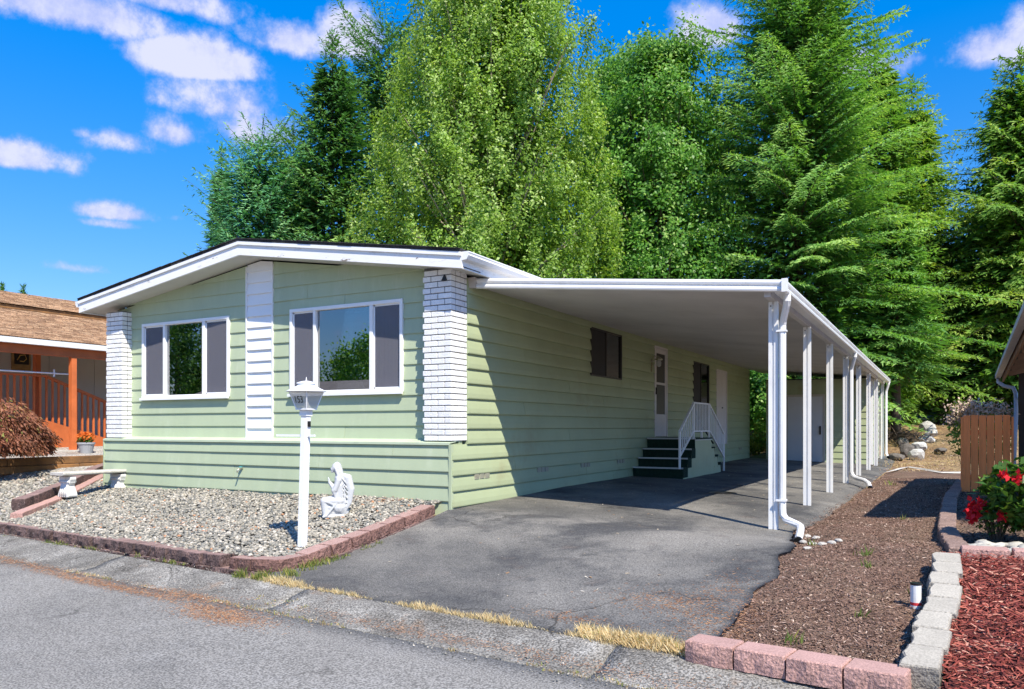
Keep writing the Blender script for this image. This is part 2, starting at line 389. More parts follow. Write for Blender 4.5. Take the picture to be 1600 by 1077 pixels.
M_concrete = mat('concrete', (.50, .49, .45), .9, .12, 6, fine=.2, fscale=90, bump=.6, bscale=60, dirt=[((.32, .30, .26), 5, .55, .72, .6)])
M_bench = mat('white_cast_stone', (.70, .69, .66), .8, .1, 6, fine=.1, bump=.4, bscale=50, dirt=[((.42, .41, .38), 9, .55, .72, .7)])
M_benchtop = mat('bench_slab_stone', (.50, .48, .43), .85, .15, 6, fine=.2, bump=.5, bscale=60, dirt=[((.34, .32, .29), 7, .5, .7, .6)])
M_statue = mat('statue_white', (.50, .515, .53), .6, .05, 9, bump=.25, bscale=45, dirt=[((.45, .47, .50), 12, .58, .74, .5)])
M_block = mat('red_wall_block', (.19, .105, .088), .95, .25, 7, fine=.35, fscale=60, bump=1, bscale=40, rnd=.16, dirt=[((.10, .06, .055), 5, .50, .68, .6), ((.42, .33, .30), 14, .62, .7, .35)])
M_blocktop = M_block
M_blockdark = mat('old_dark_block', (.13, .085, .078), .95, .3, 7, fine=.35, fscale=60, bump=1, bscale=35, rnd=.22, dirt=[((.05, .04, .04), 5, .48, .66, .7), ((.42, .36, .34), 16, .62, .68, .5)])
M_blockpink = mat('pink_wall_block', (.42, .25, .215), .92, .12, 6, fine=.25, fscale=80, bump=.8, bscale=50, rnd=.10, dirt=[((.26, .17, .15), 7, .55, .7, .5)])
M_blocktan = mat('tan_grey_wall_block', (.32, .295, .25), .92, .12, 6, fine=.25, fscale=80, bump=.8, bscale=50, rnd=.08, dirt=[((.29, .27, .24), 7, .52, .7, .6)])
M_rust = mat('orange_stain', (.52, .135, .04), .6, .15, 4, rnd=.08)
M_gate = mat('gate_stain', (.92, .27, .075), .6, .15, 3, rnd=.08, bump=.3, bscale=30, stretch=(6, 6, .6))
M_timber = mat('timber', (.30, .15, .055), .85, .25, 4, bump=.6, bscale=30, col2=(.16, .09, .045), s2=3, rnd=.1)
M_shingle = mat('brown_shingle', (.33, .20, .12), .95, .25, 1.0, attr='tone', attrcols=[(0, (.19, .11, .065)), (.5, (.30, .18, .105)), (1, (.40, .26, .16))], fine=.3, fscale=30)
M_darkshingle = mat('dark_shingle', (.035, .035, .037), .95, .3, 4, fine=.4, fscale=50)
M_black = mat('black_plastic', (.012, .012, .013), .35, .1, 4)
M_nbwall = mat('beige_panel_wall', (.46, .44, .39), .7, .06, 1, rnd=.03)
M_stone = mat('gravel_stone', (.4, .4, .4), .75, .12, 30, attr='tone', attrcols=[(0, (.09, .095, .095)), (.25, (.17, .168, .15)), (.5, (.27, .255, .215)), (.75, (.37, .335, .27)), (.93, (.52, .48, .41)), (1, (.42, .22, .12))], fine=.15, fscale=60)
M_chip = mat('wood_chip', (.2, .12, .08), .9, .2, 6, attr='tone', attrcols=[(0, (.085, .045, .032)), (.45, (.22, .135, .098)), (.8, (.34, .225, .175)), (1, (.56, .43, .34))])
M_redchip = mat('red_chip', (.3, .06, .04), .85, .2, 5, attr='tone', attrcols=[(0, (.06, .014, .012)), (.5, (.20, .036, .026)), (.85, (.42, .13, .09)), (1, (.58, .33, .24))])
M_straw = mat('dry_grass', (.5, .36, .18), .8, .15, 6, attr='tone', attrcols=[(0, (.34, .21, .09)), (.5, (.62, .48, .28)), (.85, (.76, .66, .46)), (1, (.26, .30, .07))], trans=.3)
M_weed = mat('green_weed', (.1, .2, .04), .7, .2, 6, attr='tone', attrcols=[(0, (.07, .12, .03)), (.6, (.16, .22, .05)), (1, (.38, .33, .10))], trans=.3)
M_bark = mat('bark', (.10, .075, .055), .95, .3, 6, bump=1, bscale=18, stretch=(2, 2, .5))
M_palebark = mat('pale_bark', (.33, .29, .24), .9, .3, 3, bump=.6, bscale=18)
def leafmat(name, a, b, c, trans=.35, rough=.5, d=None):
    cols = [(0, a), (.55, b), (.95, c)]
    if d: cols.append((1, d))
    return mat(name, b, rough, .18, .7, attr='tone', attrcols=cols, trans=trans, spec=.35)
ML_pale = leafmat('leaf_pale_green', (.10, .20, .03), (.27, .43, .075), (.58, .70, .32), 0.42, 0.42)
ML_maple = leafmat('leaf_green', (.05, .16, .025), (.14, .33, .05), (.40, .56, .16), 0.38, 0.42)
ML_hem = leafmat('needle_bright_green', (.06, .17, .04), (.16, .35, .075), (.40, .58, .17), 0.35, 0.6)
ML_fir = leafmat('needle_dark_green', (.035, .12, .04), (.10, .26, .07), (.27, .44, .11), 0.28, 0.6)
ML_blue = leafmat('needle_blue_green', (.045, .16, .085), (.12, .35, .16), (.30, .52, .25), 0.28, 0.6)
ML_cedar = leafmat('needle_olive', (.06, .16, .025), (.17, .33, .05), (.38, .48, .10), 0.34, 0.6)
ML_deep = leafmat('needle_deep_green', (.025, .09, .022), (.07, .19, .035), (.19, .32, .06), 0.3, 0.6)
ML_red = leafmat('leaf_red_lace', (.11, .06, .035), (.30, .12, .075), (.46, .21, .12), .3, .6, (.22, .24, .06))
ML_rose = leafmat('leaf_rose', (.030, .085, .016), (.060, .15, .025), (.16, .26, .05), .3, .35)
M_petal = mat('red_petal', (.62, .015, .03), .5, .15, 20, trans=.3)
M_petalo = mat('orange_petal', (.75, .20, .04), .6, .2, 20, trans=.3)
M_rock = mat('pale_rock', (.50, .49, .46), .9, .2, 4, fine=.2, fscale=40, bump=1, bscale=14, dirt=[((.2, .19, .17), 6, .52, .68, .7)])
M_rockdark = mat('dark_rock', (.13, .115, .10), .9, .3, 4, fine=.2, fscale=40, bump=1, bscale=14)
M_river = mat('river_stone', (.44, .42, .36), .7, .15, 6, rnd=.2, fine=.1, dirt=[((.3, .26, .2), 4, .5, .7, .5)])
M_pot = mat('grey_pot', (.33, .35, .38), .6, .06, 3)

# ================================================================ SETTING: ground sheets
def Hg(x, y): return H(x, y)-.06
# one ground sheet to the horizon (graded grid)
gx = np.unique(np.concatenate([L_(-300, -40, 14), L_(-40, -12, 15), L_(-12, 14, 53), L_(14, 40, 14), L_(40, 300, 14)]))
gy = np.unique(np.concatenate([L_(-200, -30, 10), L_(-30, -6, 13), L_(-6, 24, 61), L_(24, 60, 25), L_(60, 300, 14)]))
X_, Y_ = np.meshgrid(gx, gy, indexing='ij'); Z_ = Hg(X_, Y_)
hump = .25*np.sin(X_*.31+1)*np.sin(Y_*.27)*np.clip((Y_-24)/8, 0, 1)*np.clip((70-Y_)/20, 0, 1); Z_ = Z_+hump
v = np.stack([X_, Y_, Z_], -1).reshape(-1, 3); nw = len(gy); i = (np.arange(len(gx)-1)[:, None]*nw+np.arange(nw-1)[None, :])
f = np.stack([i, i+nw, i+nw+1, i+1], -1).reshape(-1, 4)
tag(link('ground', raw_mesh('ground', v, f, M_dry, smooth=True)), kind='structure')
tag(sheet('road', lambda u: (u, -14.), lambda u: (u, e_(u)), L_(-60, 60, 121), L_(0, 1, 40), M_road, 0, skirt=.05), kind='structure')
# rolled gutter strip beside the road, cast in lengths with open joints
def Hstrip(x, y):
    t = np.clip((y-e_(x))/(s_(x)-e_(x)), 0, 1)
    return H(x, y) + np.interp(t, [0, .12, .45, .62, .8, 1], [.004, .0, -.010, .008, .012, .008])
gst = tag(thing('gutter_strip', '', ''), kind='structure')
for k in ('label', 'category'):
    if k in gst: del gst[k]
for x0 in np.arange(-33, 33, 3.05):
    x1 = x0+3.035
    o = sheet('gutter_slab', lambda u: (u, e_(u)+.006), lambda u: (u, s_(u)), L_(x0, x1, 22), L_(0, 1, 26), M_gutter, 0, hfun=Hstrip, skirt=.07)
    o.parent = gst
def drive_r(y): return float(np.interp(y, [-5, -3.8, -2.2, -.6, .1, .5, 1.0, 4, 12, 20], [4.05, 4.12, 4.25, 4.2, 4.05, 4.0, 4.14, 4.27, 4.3, 4.25])) + .09*noise.noise(Vector((y*1.9, 3.1, 0)))+.05*noise.noise(Vector((y*6.5, 7.7, 0)))
def drive_l(y): return float(np.interp(y, [-4, -3.3, -2.8, -.6, -.4, 0], [-.38, -.28, .02, .0, -.01, -.03]))
def Hd(x, y):
    z = H(x, y)+.005
    return z - .10*np.clip((x-3.85)/.4, 0, 1)**2*np.clip((y-.5)/1, 0, 1)
def ysouth(w, y):
    return y
us = np.concatenate([L_(-3.9, 0, 50), L_(.15, 20.5, 110)])
def dA(u):
    x = drive_l(u); return (x, max(u, s_(x)+.01))
def dB(u):
    x = drive_r(u); return (x, max(u, s_(x)+.01))
us = np.concatenate([L_(0, 1, 46), L_(1, 2, 110)[1:]])
def yv(u, x): return (s_(x)+.01)*(1-u) + .0*u if u <= 1 else (u-1)*20.5
def dA(u): y0 = yv(u, -.3); x = drive_l(y0); return (x, yv(u, x))
def dB(u): y0 = yv(u, 4.1); x = drive_r(y0); return (x, yv(u, x))
tag(sheet('driveway', dA, dB, us, L_(0, 1, 60), M_drive, 0, hfun=Hd, rough=.003, skirt=.06), kind='structure')
# mulch bed along the drive
def mulchr(y): return float(np.interp(y, [-4.2, -1.6, -1.4, 1.2, 4.8, 9, 14], [5.33, 5.40, 5.52, 5.45, 5.55, 5.8, 6.2]))
def Hm(x, y): return H(x, y) + .028 + .018*np.sin(x*3.1)*np.sin(y*2.3) - .05*np.clip((4.5-x)/.3, 0, 1)
us = L_(-3.78, 14, 130)
tag(sheet('mulch_bed', lambda u: (drive_r(u)-.02, u), lambda u: (mulchr(u), u-.035*0), us, L_(0, 1, 24), M_soil, 0, hfun=Hm, rough=.012, skirt=.04), kind='structure')
# the neighbouring garden beds on the right
tag(sheet('red_mulch_bed', lambda u: (5.5, u), lambda u: (9.5, u), L_(-4.28, -1.25, 40), L_(0, 1, 30), M_redchip, 0, hfun=lambda x, y: H(x, y)+.10, rough=.012, skirt=.1), kind='structure')
tag(sheet('dark_mulch_bed', lambda u: (5.58, u), lambda u: (9.5, u), L_(-1.15, 9, 70), L_(0, 1, 30), M_soil, 0, hfun=lambda x, y: H(x, y)+.05, rough=.012, skirt=.1), kind='structure')
# gravel bed in front of the house: soil under the stones
def bed_front(x): return -3.235-.088*x - .0 if x < -.35 else -3.20
def Hb(x, y): return H(x, np.maximum(y, -3.15)) + .105*np.clip((y+3.6)/1, .8, 1)
def bl(t):   # left side of the bed, slanting away to the neighbour
    return (-6.05-2.4*t, -2.62+3.3*t)
def bedA(u): return bl(u)
tag(sheet('gravel_bed', lambda u: (-6.3-2.3*u, -2.55+3.2*u), lambda u: (-.18, -2.95+2.5*u), L_(0, 1, 30), L_(0, 1, 50), M_bed, -.012, hfun=Hb), kind='structure')
# neighbour's ground on the left
tag(sheet('side_yard', lambda u: (-30, u), lambda u: (-7.05-1.2*min(1, max(0, (u+1.5)/2)), u), L_(-2.45, 24, 60), L_(0, 1, 50), mat('yard_gravel', (.36, .34, .31), .9, .2, 3, fine=.5, fscale=35, bump=1, bscale=30, dirt=[((.2, .12, .07), 1.2, .5, .7, .5)]), 0, hfun=lambda x, y: H(x, y)+.03+.1*np.clip((-9.9-x)/.2, 0, 1)), kind='structure')

# ================================================================ THE GREEN MOBILE HOME
YF = -.17; YSK = -.365; RX = -3.55
home = thing('mobile_home', 'sage green lap-sided mobile home with white gable fascia and two white brick columns', 'house', (-3.5, 8, 0))
def zroof(x): return 3.61-.149*abs(x-RX)
def front_pt(a, z, o): return (a, YF-o, z)
def side_pt(a, z, o): return (o, a, z)
def courses(parent, pt, a0, a1, z0, z1, h, mt, holes=(), clips=(), joints=None, oo=(.022, .004), name='siding_board', roll=False):
    """lap boards: each piece of each course is a board of its own"""
    n = int(math.ceil((z1-z0)/h-1e-6))
    for k in range(n):
        zb = z0+k*h; zt = min(zb+h+.012, z1)
        cuts = [a0, a1]
        if joints: cuts += [j for j in joints(k) if a0+.3 < j < a1-.3]
        cuts = sorted(cuts)
        spans = [(cuts[i]+(.0025 if i else 0), cuts[i+1]-(.0025 if i < len(cuts)-2 else 0)) for i in range(len(cuts)-1)]
        rects = []
        for (s0, s1) in spans:
            todo = [(s0, s1, zb, zt)]
            for (h0, h1, hz0, hz1) in holes:
                new = []
                for (p, q, b, t) in todo:
                    if h1 <= p or h0 >= q or hz1 <= b or hz0 >= t: new.append((p, q, b, t)); continue
                    if p < h0: new.append((p, h0, b, t))
                    if q > h1: new.append((h1, q, b, t))
                    m0, m1 = max(p, h0), min(q, h1)
                    if b < hz0: new.append((m0, m1, b, hz0))
                    if t > hz1: new.append((m0, m1, hz1, t))
                todo = new
            rects += todo
        for (p, q, b, t) in rects:
            if q-p < .01 or t-b < .012: continue
            poly = [(p, b), (q, b), (q, t), (p, t)]
            for c in clips: poly = clip_poly(poly, *c)
            if len(poly) < 3: continue
            def off(z): return oo[1]+(oo[0]-oo[1])*max(0, min(1, (zb+h-z)/h))
            m = MB(); nn_ = len(poly)
            jit = random.uniform(-.0015, .0015)
            if len(poly) == 4 and abs(b-zb) < 1e-6 and abs(poly[2][1]-t) < 1e-6 and t-b > h*.8:
                # a full board: its face bellies out and rolls back under at the lip
                fr_ = (0, .035, .10, .34, .68, 1.0); of_ = (.62, .95, 1.0, .90, .52, .06) if roll else (.97, 1.0, .95, .72, .38, .06); vs = []
                for q_, w_ in zip(fr_, of_):
                    z_q = b+(t-b)*q_; vs += [pt(p, z_q, oo[0]*w_+jit), pt(q, z_q, oo[0]*w_+jit)]
                k0 = len(vs); vs += [pt(p, b, -.004), pt(q, b, -.004), pt(q, t, -.004), pt(p, t, -.004)]
                fs = [(2*i_, 2*i_+1, 2*i_+3, 2*i_+2) for i_ in range(5)]+[(0, k0, k0+1, 1), (10, 11, k0+2, k0+3), (k0, k0+3, k0+2, k0+1)]
                fs += [tuple([k0]+[2*i_ for i_ in range(6)]+[k0+3]), tuple([k0+1]+[2*i_+1 for i_ in range(6)]+[k0+2])]
                m.add(vs, fs); m.build(name, mt, parent); continue
            vs = [pt(x, z, off(z)+jit) for x, z in poly]+[pt(x, z, -.004) for x, z in poly]
            m.add(vs, [tuple(range(nn_)), tuple(range(nn_, 2*nn_))[::-1]]+[(i, (i+1) % nn_, nn_+(i+1) % nn_, nn_+i) for i in range(nn_)])
            m.build(name, mt, parent)
gab = [(.149, 1, 3.60+.149*RX), (-.149, 1, 3.60-.149*RX)]
# backing walls behind the boards (with openings left for the windows)
def backing(name, rects_pt, mt, parent):
    m = MB()
    for r in rects_pt: m.box(*r)
    return m.build(name, mt, parent)
W1 = (-6.30, -4.21, 1.56, 2.815); W2 = (-2.93, -.87, 1.56, 2.815)
fw = MB()
def wallgrid(m, x0, x1, z0, z1, holes, y0, y1, clips=()):
    xs = sorted({x0, x1, RX} | {h[0] for h in holes} | {h[1] for h in holes}); zs = sorted({z0, z1} | {h[2] for h in holes} | {h[3] for h in holes})
    for i in range(len(xs)-1):
        for j in range(len(zs)-1):
            cx, cz = (xs[i]+xs[i+1])/2, (zs[j]+zs[j+1])/2
            if any(h[0] < cx < h[1] and h[2] < cz < h[3] for h in holes): continue
            poly = [(xs[i], zs[j]), (xs[i+1], zs[j]), (xs[i+1], zs[j+1]), (xs[i], zs[j+1])]
            for c in clips: poly = clip_poly(poly, *c)
            if len(poly) >= 3: m.prism(poly, 'y', y0, y1)
wallgrid(fw, -7.03, -.01, .70, 3.7, [W1, W2], YF+.005, YF+.10, gab)
front = fw.build('front_wall', M_greenside, home)
courses(front, front_pt, -6.91, -3.85, .895, 3.7, .206, M_green, [W1], gab)
courses(front, front_pt, -3.28, -.43, .895, 3.7, .206, M_green, [W2], gab, joints=lambda k: [[-1.9], [-2.6], []][k % 3])
# white centre panel of narrower boards, with thin side trims
pan = MB().box(-3.85, -3.828, YF-.034, YF+.004, .90, 3.53).box(-3.302, -3.28, YF-.034, YF+.004, .90, 3.53).build('panel_trim', M_white, home)
courses(front, front_pt, -3.826, -3.304, .895, 3.7, .170, M_white, [], gab, oo=(.030, .006))
# vertical corner beads next to the columns
MB().box(-6.925, -6.905, YF-.026, YF, .9, 3.1).box(-.445, -.428, YF-.026, YF, .9, 3.14).build('corner_bead', M_green, home)
# brick columns
def brick_column(x0, x1, y0, y1, z0, z1, wrap):
    """x0..x1 front face at y0; wrap: also shows the +x side (deep)"""
    c = MB().box(x0+.016, x1-.016, y0+.016, y1, z0, z1).build('brick_column', M_mortar, home)
    bw, bh, g = .203, .064, .012; n = int((z1-z0)/(bh+g))
    meshes = {}
    def brick(w, d):
        key = (round(w, 3), round(d, 3))
        if key not in meshes:
            m = MB().box(0, w, 0, d, 0, bh); meshes[key] = m.mesh('brick', M_brick, bevel=.004)
        return meshes[key]
    base = wloc(home)
    for k in range(n):
        z = z0+.004+k*(bh+g); off = (k % 2)*(bw+g)/2
        # front face
        x = x1; first = True
        while x > x0+.02:
            w = bw if not first or not off else bw/2-g/2
            a = max(x0, x-w)
            if x-a > .03:
                jy = random.uniform(-.002, .002)
                d = (.10 if first else .05)
                link('brick', brick(x-a, d), c, Vector((a, y0+jy, z))-base)
            x = a-g; first = False
        # side face
        y = y0+.10+g; w = bw if off else bw/2
        while y < y1-.03:
            b_ = min(y1, y+w)
            link('brick', brick(.05, b_-y), c, Vector((x1-.05+random.uniform(-.002, .002), y, z))-base)
            y = b_+g; w = bw
    return c
brick_column(-.43, .012, YSK, .012, .905, 3.14, True)
brick_column(-7.03, -6.60, YSK, YF-.002, .905, 3.04, True)
MB().prism([(-.12, 2.955), (-.045, 2.955), (-.075, 3.03)], 'y', YSK-.03, YSK-.004).build('vent_hood', M_black, home)
# projecting skirt with metal cap
sk = MB().box(-7.03, -.012, YSK+.004, YF+.10, -.2, .87).build('front_skirt', M_greenside, home)
def sk_pt(a, z, o): return (a, YSK-o, z)
courses(sk, sk_pt, -7.045, -.004, -.05, .865, .1885, M_green, oo=(.026, .006), joints=lambda k: [[-3.9, -3.3], [-5.2, -1.6], [-3.9], [-2.2], [-4.4, -.9]][k % 5])
MB().prism([(YSK-.035, .855), (YSK-.035, .885), (YF-.02, .925), (YF+.0, .925), (YF+.0, .90), (YSK-.02, .872), (YSK-.028, .855)], 'x', -7.06, .0).build('ledge_cap', M_greencap, home)
MB().box(-.008, .026, YSK-.028, YSK+.03, -.1, .862).build('corner_trim', M_green, home)
MB().box(-7.07, -7.046, YSK-.028, YSK+.03, -.1, .862).build('corner_trim', M_green, home)
# left end wall
MB().box(-7.03, -6.99, YF, 17.1, -.2, 3.0).build('left_wall', M_green, home)
MB().box(-7.0, -.02, 17.06, 17.14, -.2, 3.05).build('rear_wall', M_green, home)
MB().prism([(-7.0, 3.04), (-.02, 3.04), (RX, 3.58)], 'y', 17.06, 17.14).build('rear_gable', M_green, home)
# long side wall under the carport
SW = (4.12, 5.64, 2.00, 2.87); DR = (7.60, 8.50, .87, 2.86); SL = (10.63, 12.16, .95, 2.75); UD = (12.91, 14.13, .60, 2.70)
sw = MB()
def sidegrid(m, y0, y1, z0, z1, holes, xa, xb):
    ys = sorted({y0, y1} | {h[0] for h in holes} | {h[1] for h in holes}); zs = sorted({z0, z1} | {h[2] for h in holes} | {h[3] for h in holes})
    for i in range(len(ys)-1):
        for j in range(len(zs)-1):
            cy, cz = (ys[i]+ys[i+1])/2, (zs[j]+zs[j+1])/2
            if any(h[0] < cy < h[1] and h[2] < cz < h[3] for h in holes): continue
            m.box(xa, xb, ys[i], ys[i+1], zs[j], zs[j+1])
sidegrid(sw, .013, 17.1, -.25, 3.06, [SW, DR, SL, UD], -.10, -.006)
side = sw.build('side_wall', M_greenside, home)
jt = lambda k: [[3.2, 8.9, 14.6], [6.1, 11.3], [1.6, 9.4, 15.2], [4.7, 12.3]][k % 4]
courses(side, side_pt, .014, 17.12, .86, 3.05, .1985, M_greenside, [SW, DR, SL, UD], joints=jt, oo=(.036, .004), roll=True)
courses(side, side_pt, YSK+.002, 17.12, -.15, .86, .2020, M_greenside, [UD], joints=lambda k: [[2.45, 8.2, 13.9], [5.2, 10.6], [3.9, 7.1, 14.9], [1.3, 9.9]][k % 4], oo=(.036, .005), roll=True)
MB().box(-.006, .034, 17.10, 17.15, -.1, 3.0).build('corner_trim', M_greenside, home)
for y in (.38, 2.22, 3.88, 5.60, 15.9):
    v_ = child_empty('skirt_vent', home, Vector((.0, y, .42))-wloc(home))
    for j in (-1, 0, 1):
        fr = MB().box(.012, .026, y+j*.135-.058, y+j*.135+.058, .385, .475)
        for q in range(5): fr.box(.026, .030, y+j*.135-.05, y+j*.135+.05, .392+q*.017, .400+q*.017)
        fr.build('louvre', mat('vent_metal', (.36, .35, .27) , .5, .1, 9), v_)
# roof
rf = MB()
for s in (-1, 1):
    xe = RX+s*3.87
    rf.prism([(RX, 3.845), (xe, 3.845-.149*3.87), (xe, 3.845-.149*3.87-.03), (RX, 3.81)], 'y', -.625, 17.5)
roof = rf.build('roof', M_darkshingle, home)
tb = MB()
for s in (-1, 1):                                          # shingle tabs along the front and eaves give the thin ragged edge
    for k in range(16):
        xa = RX+s*(k*.242); xb = RX+s*(k*.242+.236)
        za = 3.845-.149*abs(xa-RX); zb = 3.845-.149*abs(xb-RX)
        dz = random.uniform(.003, .010)
        tb.prism([(xa, za), (xb, zb), (xb, zb+dz), (xa, za+dz+.004)], 'y', -.64+random.uniform(-.006, .006), 2.5)
tag(tb.build('shingle_tabs', M_darkshingle, home), kind='stuff')
for s in (-1, 1):
    xe = RX+s*3.87
    z_ = lambda x: 3.81-.149*abs(x-RX)
    MB().prism([(RX, z_(RX)-.045), (xe, z_(xe)-.045), (xe, z_(xe)-.20), (RX, z_(RX)-.20)], 'y', -.60, -.565).build('fascia_board', M_fascia, home)
    MB().prism([(RX, z_(RX)-.002), (xe, z_(xe)-.002), (xe, z_(xe)-.05), (RX, z_(RX)-.05)], 'y', -.622, -.60).build('drip_trim', M_white, home)
    # soffits: in front and along the eaves
    MB().prism([(RX, z_(RX)-.185), (xe, z_(xe)-.185), (xe, z_(xe)-.172), (RX, z_(RX)-.172)], 'y', -.565, YF+.02).build('soffit_panel', M_soffit, home)
    xi = RX+s*3.5
    MB().prism([(xi, z_(xi)-.185), (xe-s*.03, z_(xe)-.185), (xe-s*.03, z_(xe)-.172), (xi, z_(xi)-.172)], 'y', YF+.02, 17.4).build('soffit_panel', M_soffit, home)
    MB().prism([(xe-s*.03, z_(xe)-.03), (xe, z_(xe)-.03), (xe, z_(xe)-.20), (xe-s*.03, z_(xe)-.20)], 'y', -.565, 17.4).build('fascia_board', M_fascia, home)
    g = MB(); zg = z_(xe)
    prof = [(0, 0), (.10, 0), (.105, -.012), (.095, -.03), (.10, -.05), (.07, -.095), (0, -.105)]
    g.prism([(xe+s*(p+.001), zg+q) for p, q in prof], 'y', -.60, 17.45); g.build('roof_gutter', M_whitemetal, home)
MB().tube([(.50, 1.55, 3.02), (.49, 1.55, 3.07), (.46, 1.55, 3.12)], .045, 10).build('gutter_outlet', M_whitemetal, home)
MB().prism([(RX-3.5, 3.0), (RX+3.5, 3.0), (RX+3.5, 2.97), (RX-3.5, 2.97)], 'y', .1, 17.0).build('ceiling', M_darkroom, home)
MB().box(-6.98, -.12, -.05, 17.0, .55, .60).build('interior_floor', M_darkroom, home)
# front windows
def window_front(w, m1, m2, label=None):
    x0, x1, z0, z1 = w; root = MB(); t = .05
    y0, y1 = YF-.045, YF+.03
    root.box(x0, x1, y0, y1, z1-t, z1).box(x0, x1, y0, y1, z0, z0+t).box(x0, x0+t, y0, y1, z0+t, z1-t).box(x1-t, x1, y0, y1, z0+t, z1-t)
    root.box(m1-.025, m1+.025, y0+.004, y1, z0+t, z1-t).box(m2-.03, m2+.03, y0+.004, y1, z0+t, z1-t)
    fr = root.build('window', M_white, home, bevel=.004)
    MB().box(x0-.01, x1+.01, y0-.035, y0, z0-.028, z0+.012).build('sill', M_white, fr)
    for (a, b, kind) in ((x0+t, m1-.025, 's'), (m1+.025, m2-.03, 'g'), (m2+.03, x1-t, 's')):
        if kind == 'g': MB().box(a, b, YF+.006, YF+.012, z0+t, z1-t).build('pane', M_glass, fr)
        else:
            MB().box(a+.022, b-.022, YF-.004, YF+.002, z0+t+.022, z1-t-.022).build('pane', M_screenglass, fr)
            s = MB()
            for r in ((a, a+.022, z0+t, z1-t), (b-.022, b, z0+t, z1-t), (a, b, z0+t, z0+t+.022), (a, b, z1-t-.022, z1-t)):
                s.box(r[0], r[1], YF-.014, YF+.01, r[2], r[3])
            s.build('sash', M_white, fr); MB().box(a+.022, b-.022, YF-.0125, YF-.0115, z0+t+.022, z1-t-.022).build('insect_screen', M_scr, fr)
            c = MB(); n = 40                                # pleated curtain behind the side panes
            xs = [a-.02+(b-a+.04)*i/n for i in range(n+1)]
            for i in range(n):
                ya = YF+.14+.035*math.sin(i*1.3); yb = YF+.14+.035*math.sin((i+1)*1.3)
                c.add([(xs[i], ya, z0-.05), (xs[i+1], yb, z0-.05), (xs[i+1], yb, z1+.05), (xs[i], ya, z1+.05)], [(0, 1, 2, 3)])
            c.build('curtain', M_curtain, fr, smooth=True)
    MB().box(m1+.02, m2-.02, YF+.10, YF+.15, z1-t-.045, z1-t-.025).build('blind_rail', mat('rail_white', (.5, .52, .5), .5), fr)
    return fr
w1 = window_front(W1, -5.74, -4.79); w2 = window_front(W2, -2.45, -1.41)
# something leaning inside the right window, and a dim room behind
MB().bar((-1.78, YF+.28, 1.62), (-1.98, YF+.24, 2.02), .045, .02).build('blue_strap', mat('blue_cloth', (.25, .33, .5), .7, .5, 30), w2)
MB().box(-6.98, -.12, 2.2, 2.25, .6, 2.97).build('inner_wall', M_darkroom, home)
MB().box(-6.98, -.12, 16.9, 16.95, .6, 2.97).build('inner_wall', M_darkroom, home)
# side window, sliding window and utility door
def side_window(r, split, name='side_window'):
    y0, y1, z0, z1 = r; t = .028; f = MB()
    f.box(-.03, .030, y0, y1, z1-t, z1).box(-.03, .030, y0, y1, z0, z0+t).box(-.03, .030, y0, y0+t, z0+t, z1-t).box(-.03, .030, y1-t, y1, z0+t, z1-t)
    f.box(-.028, .024, split-.022, split+.022, z0+t, z1-t)
    fr = f.build('window', M_bronze, home)
    MB().box(.004, .008, y0+t, split-.022, z0+t, z1-t).build('insect_screen', mat('dark_screen', (.030, .030, .033), .7, .15, 3), fr)
    MB().box(-.006, -.002, split+.022, y1-t, z0+t, z1-t).build('pane', M_screenglass, fr)
    c = MB()
    for i in range(12):
        ya = split+.01+(y1-split)*i/12; yb = ya+(y1-split)/12*.9
        c.box(-.075, -.068, ya, yb, z0, z1)
    c.build('blind', mat('blind_grey', (.22, .22, .215), .8, .1, 5), fr)
    return fr
side_window(SW, 4.86); s2 = side_window(SL, 11.38)
bl_ = MB().lathe([(.0, -.03), (.022, -.02), (.03, 0), (.022, .02), (0, .03)], (-.045, 11.85, 1.95), 8)
em = bpy.data.materials.new('lit_bulb'); t_ = nodes_of(em); e1 = t_.nodes.new('ShaderNodeEmission'); e1.inputs[0].default_value = (1, .55, .15, 1); e1.inputs[1].default_value = 3
o1 = t_.nodes.new('ShaderNodeOutputMaterial'); t_.links.new(e1.outputs[0], o1.inputs[0]); bl_.build('lit_bulb', em, s2)
# screen door
d = DR; f = MB(); t = .04
f.box(-.03, .040, d[0], d[1], d[3]-.05, d[3]).box(-.03, .040, d[0], d[0]+t, d[2], d[3]-.05).box(-.03, .040, d[1]-t, d[1], d[2], d[3]-.05)
door = f.build('front_door', M_gate_screen, home)
f = MB(); a, b = d[0]+t+.004, d[1]-t-.004
f.box(.0, .026, a, a+.10, d[2]+.01, d[3]-.055).box(.0, .026, b-.10, b, d[2]+.01, d[3]-.055).box(.0, .026, a+.10, b-.10, d[3]-.15, d[3]-.055)
f.box(.0, .026, a+.10, b-.10, d[2]+.01, d[2]+.50).box(.0, .026, a+.10, b-.10, 2.02, 2.07)
f.build('door_leaf', M_gate_screen, door)
MB().box(.006, .012, a+.10, b-.10, d[2]+.50, 2.02).build('pane', M_bronze, door)
MB().box(.006, .012, a+.10, b-.10, 2.07, d[3]-.15).build('pane', M_bronze, door)
MB().box(.026, .06, a+.03, a+.06, 1.80, 1.95).build('handle', M_black, door)
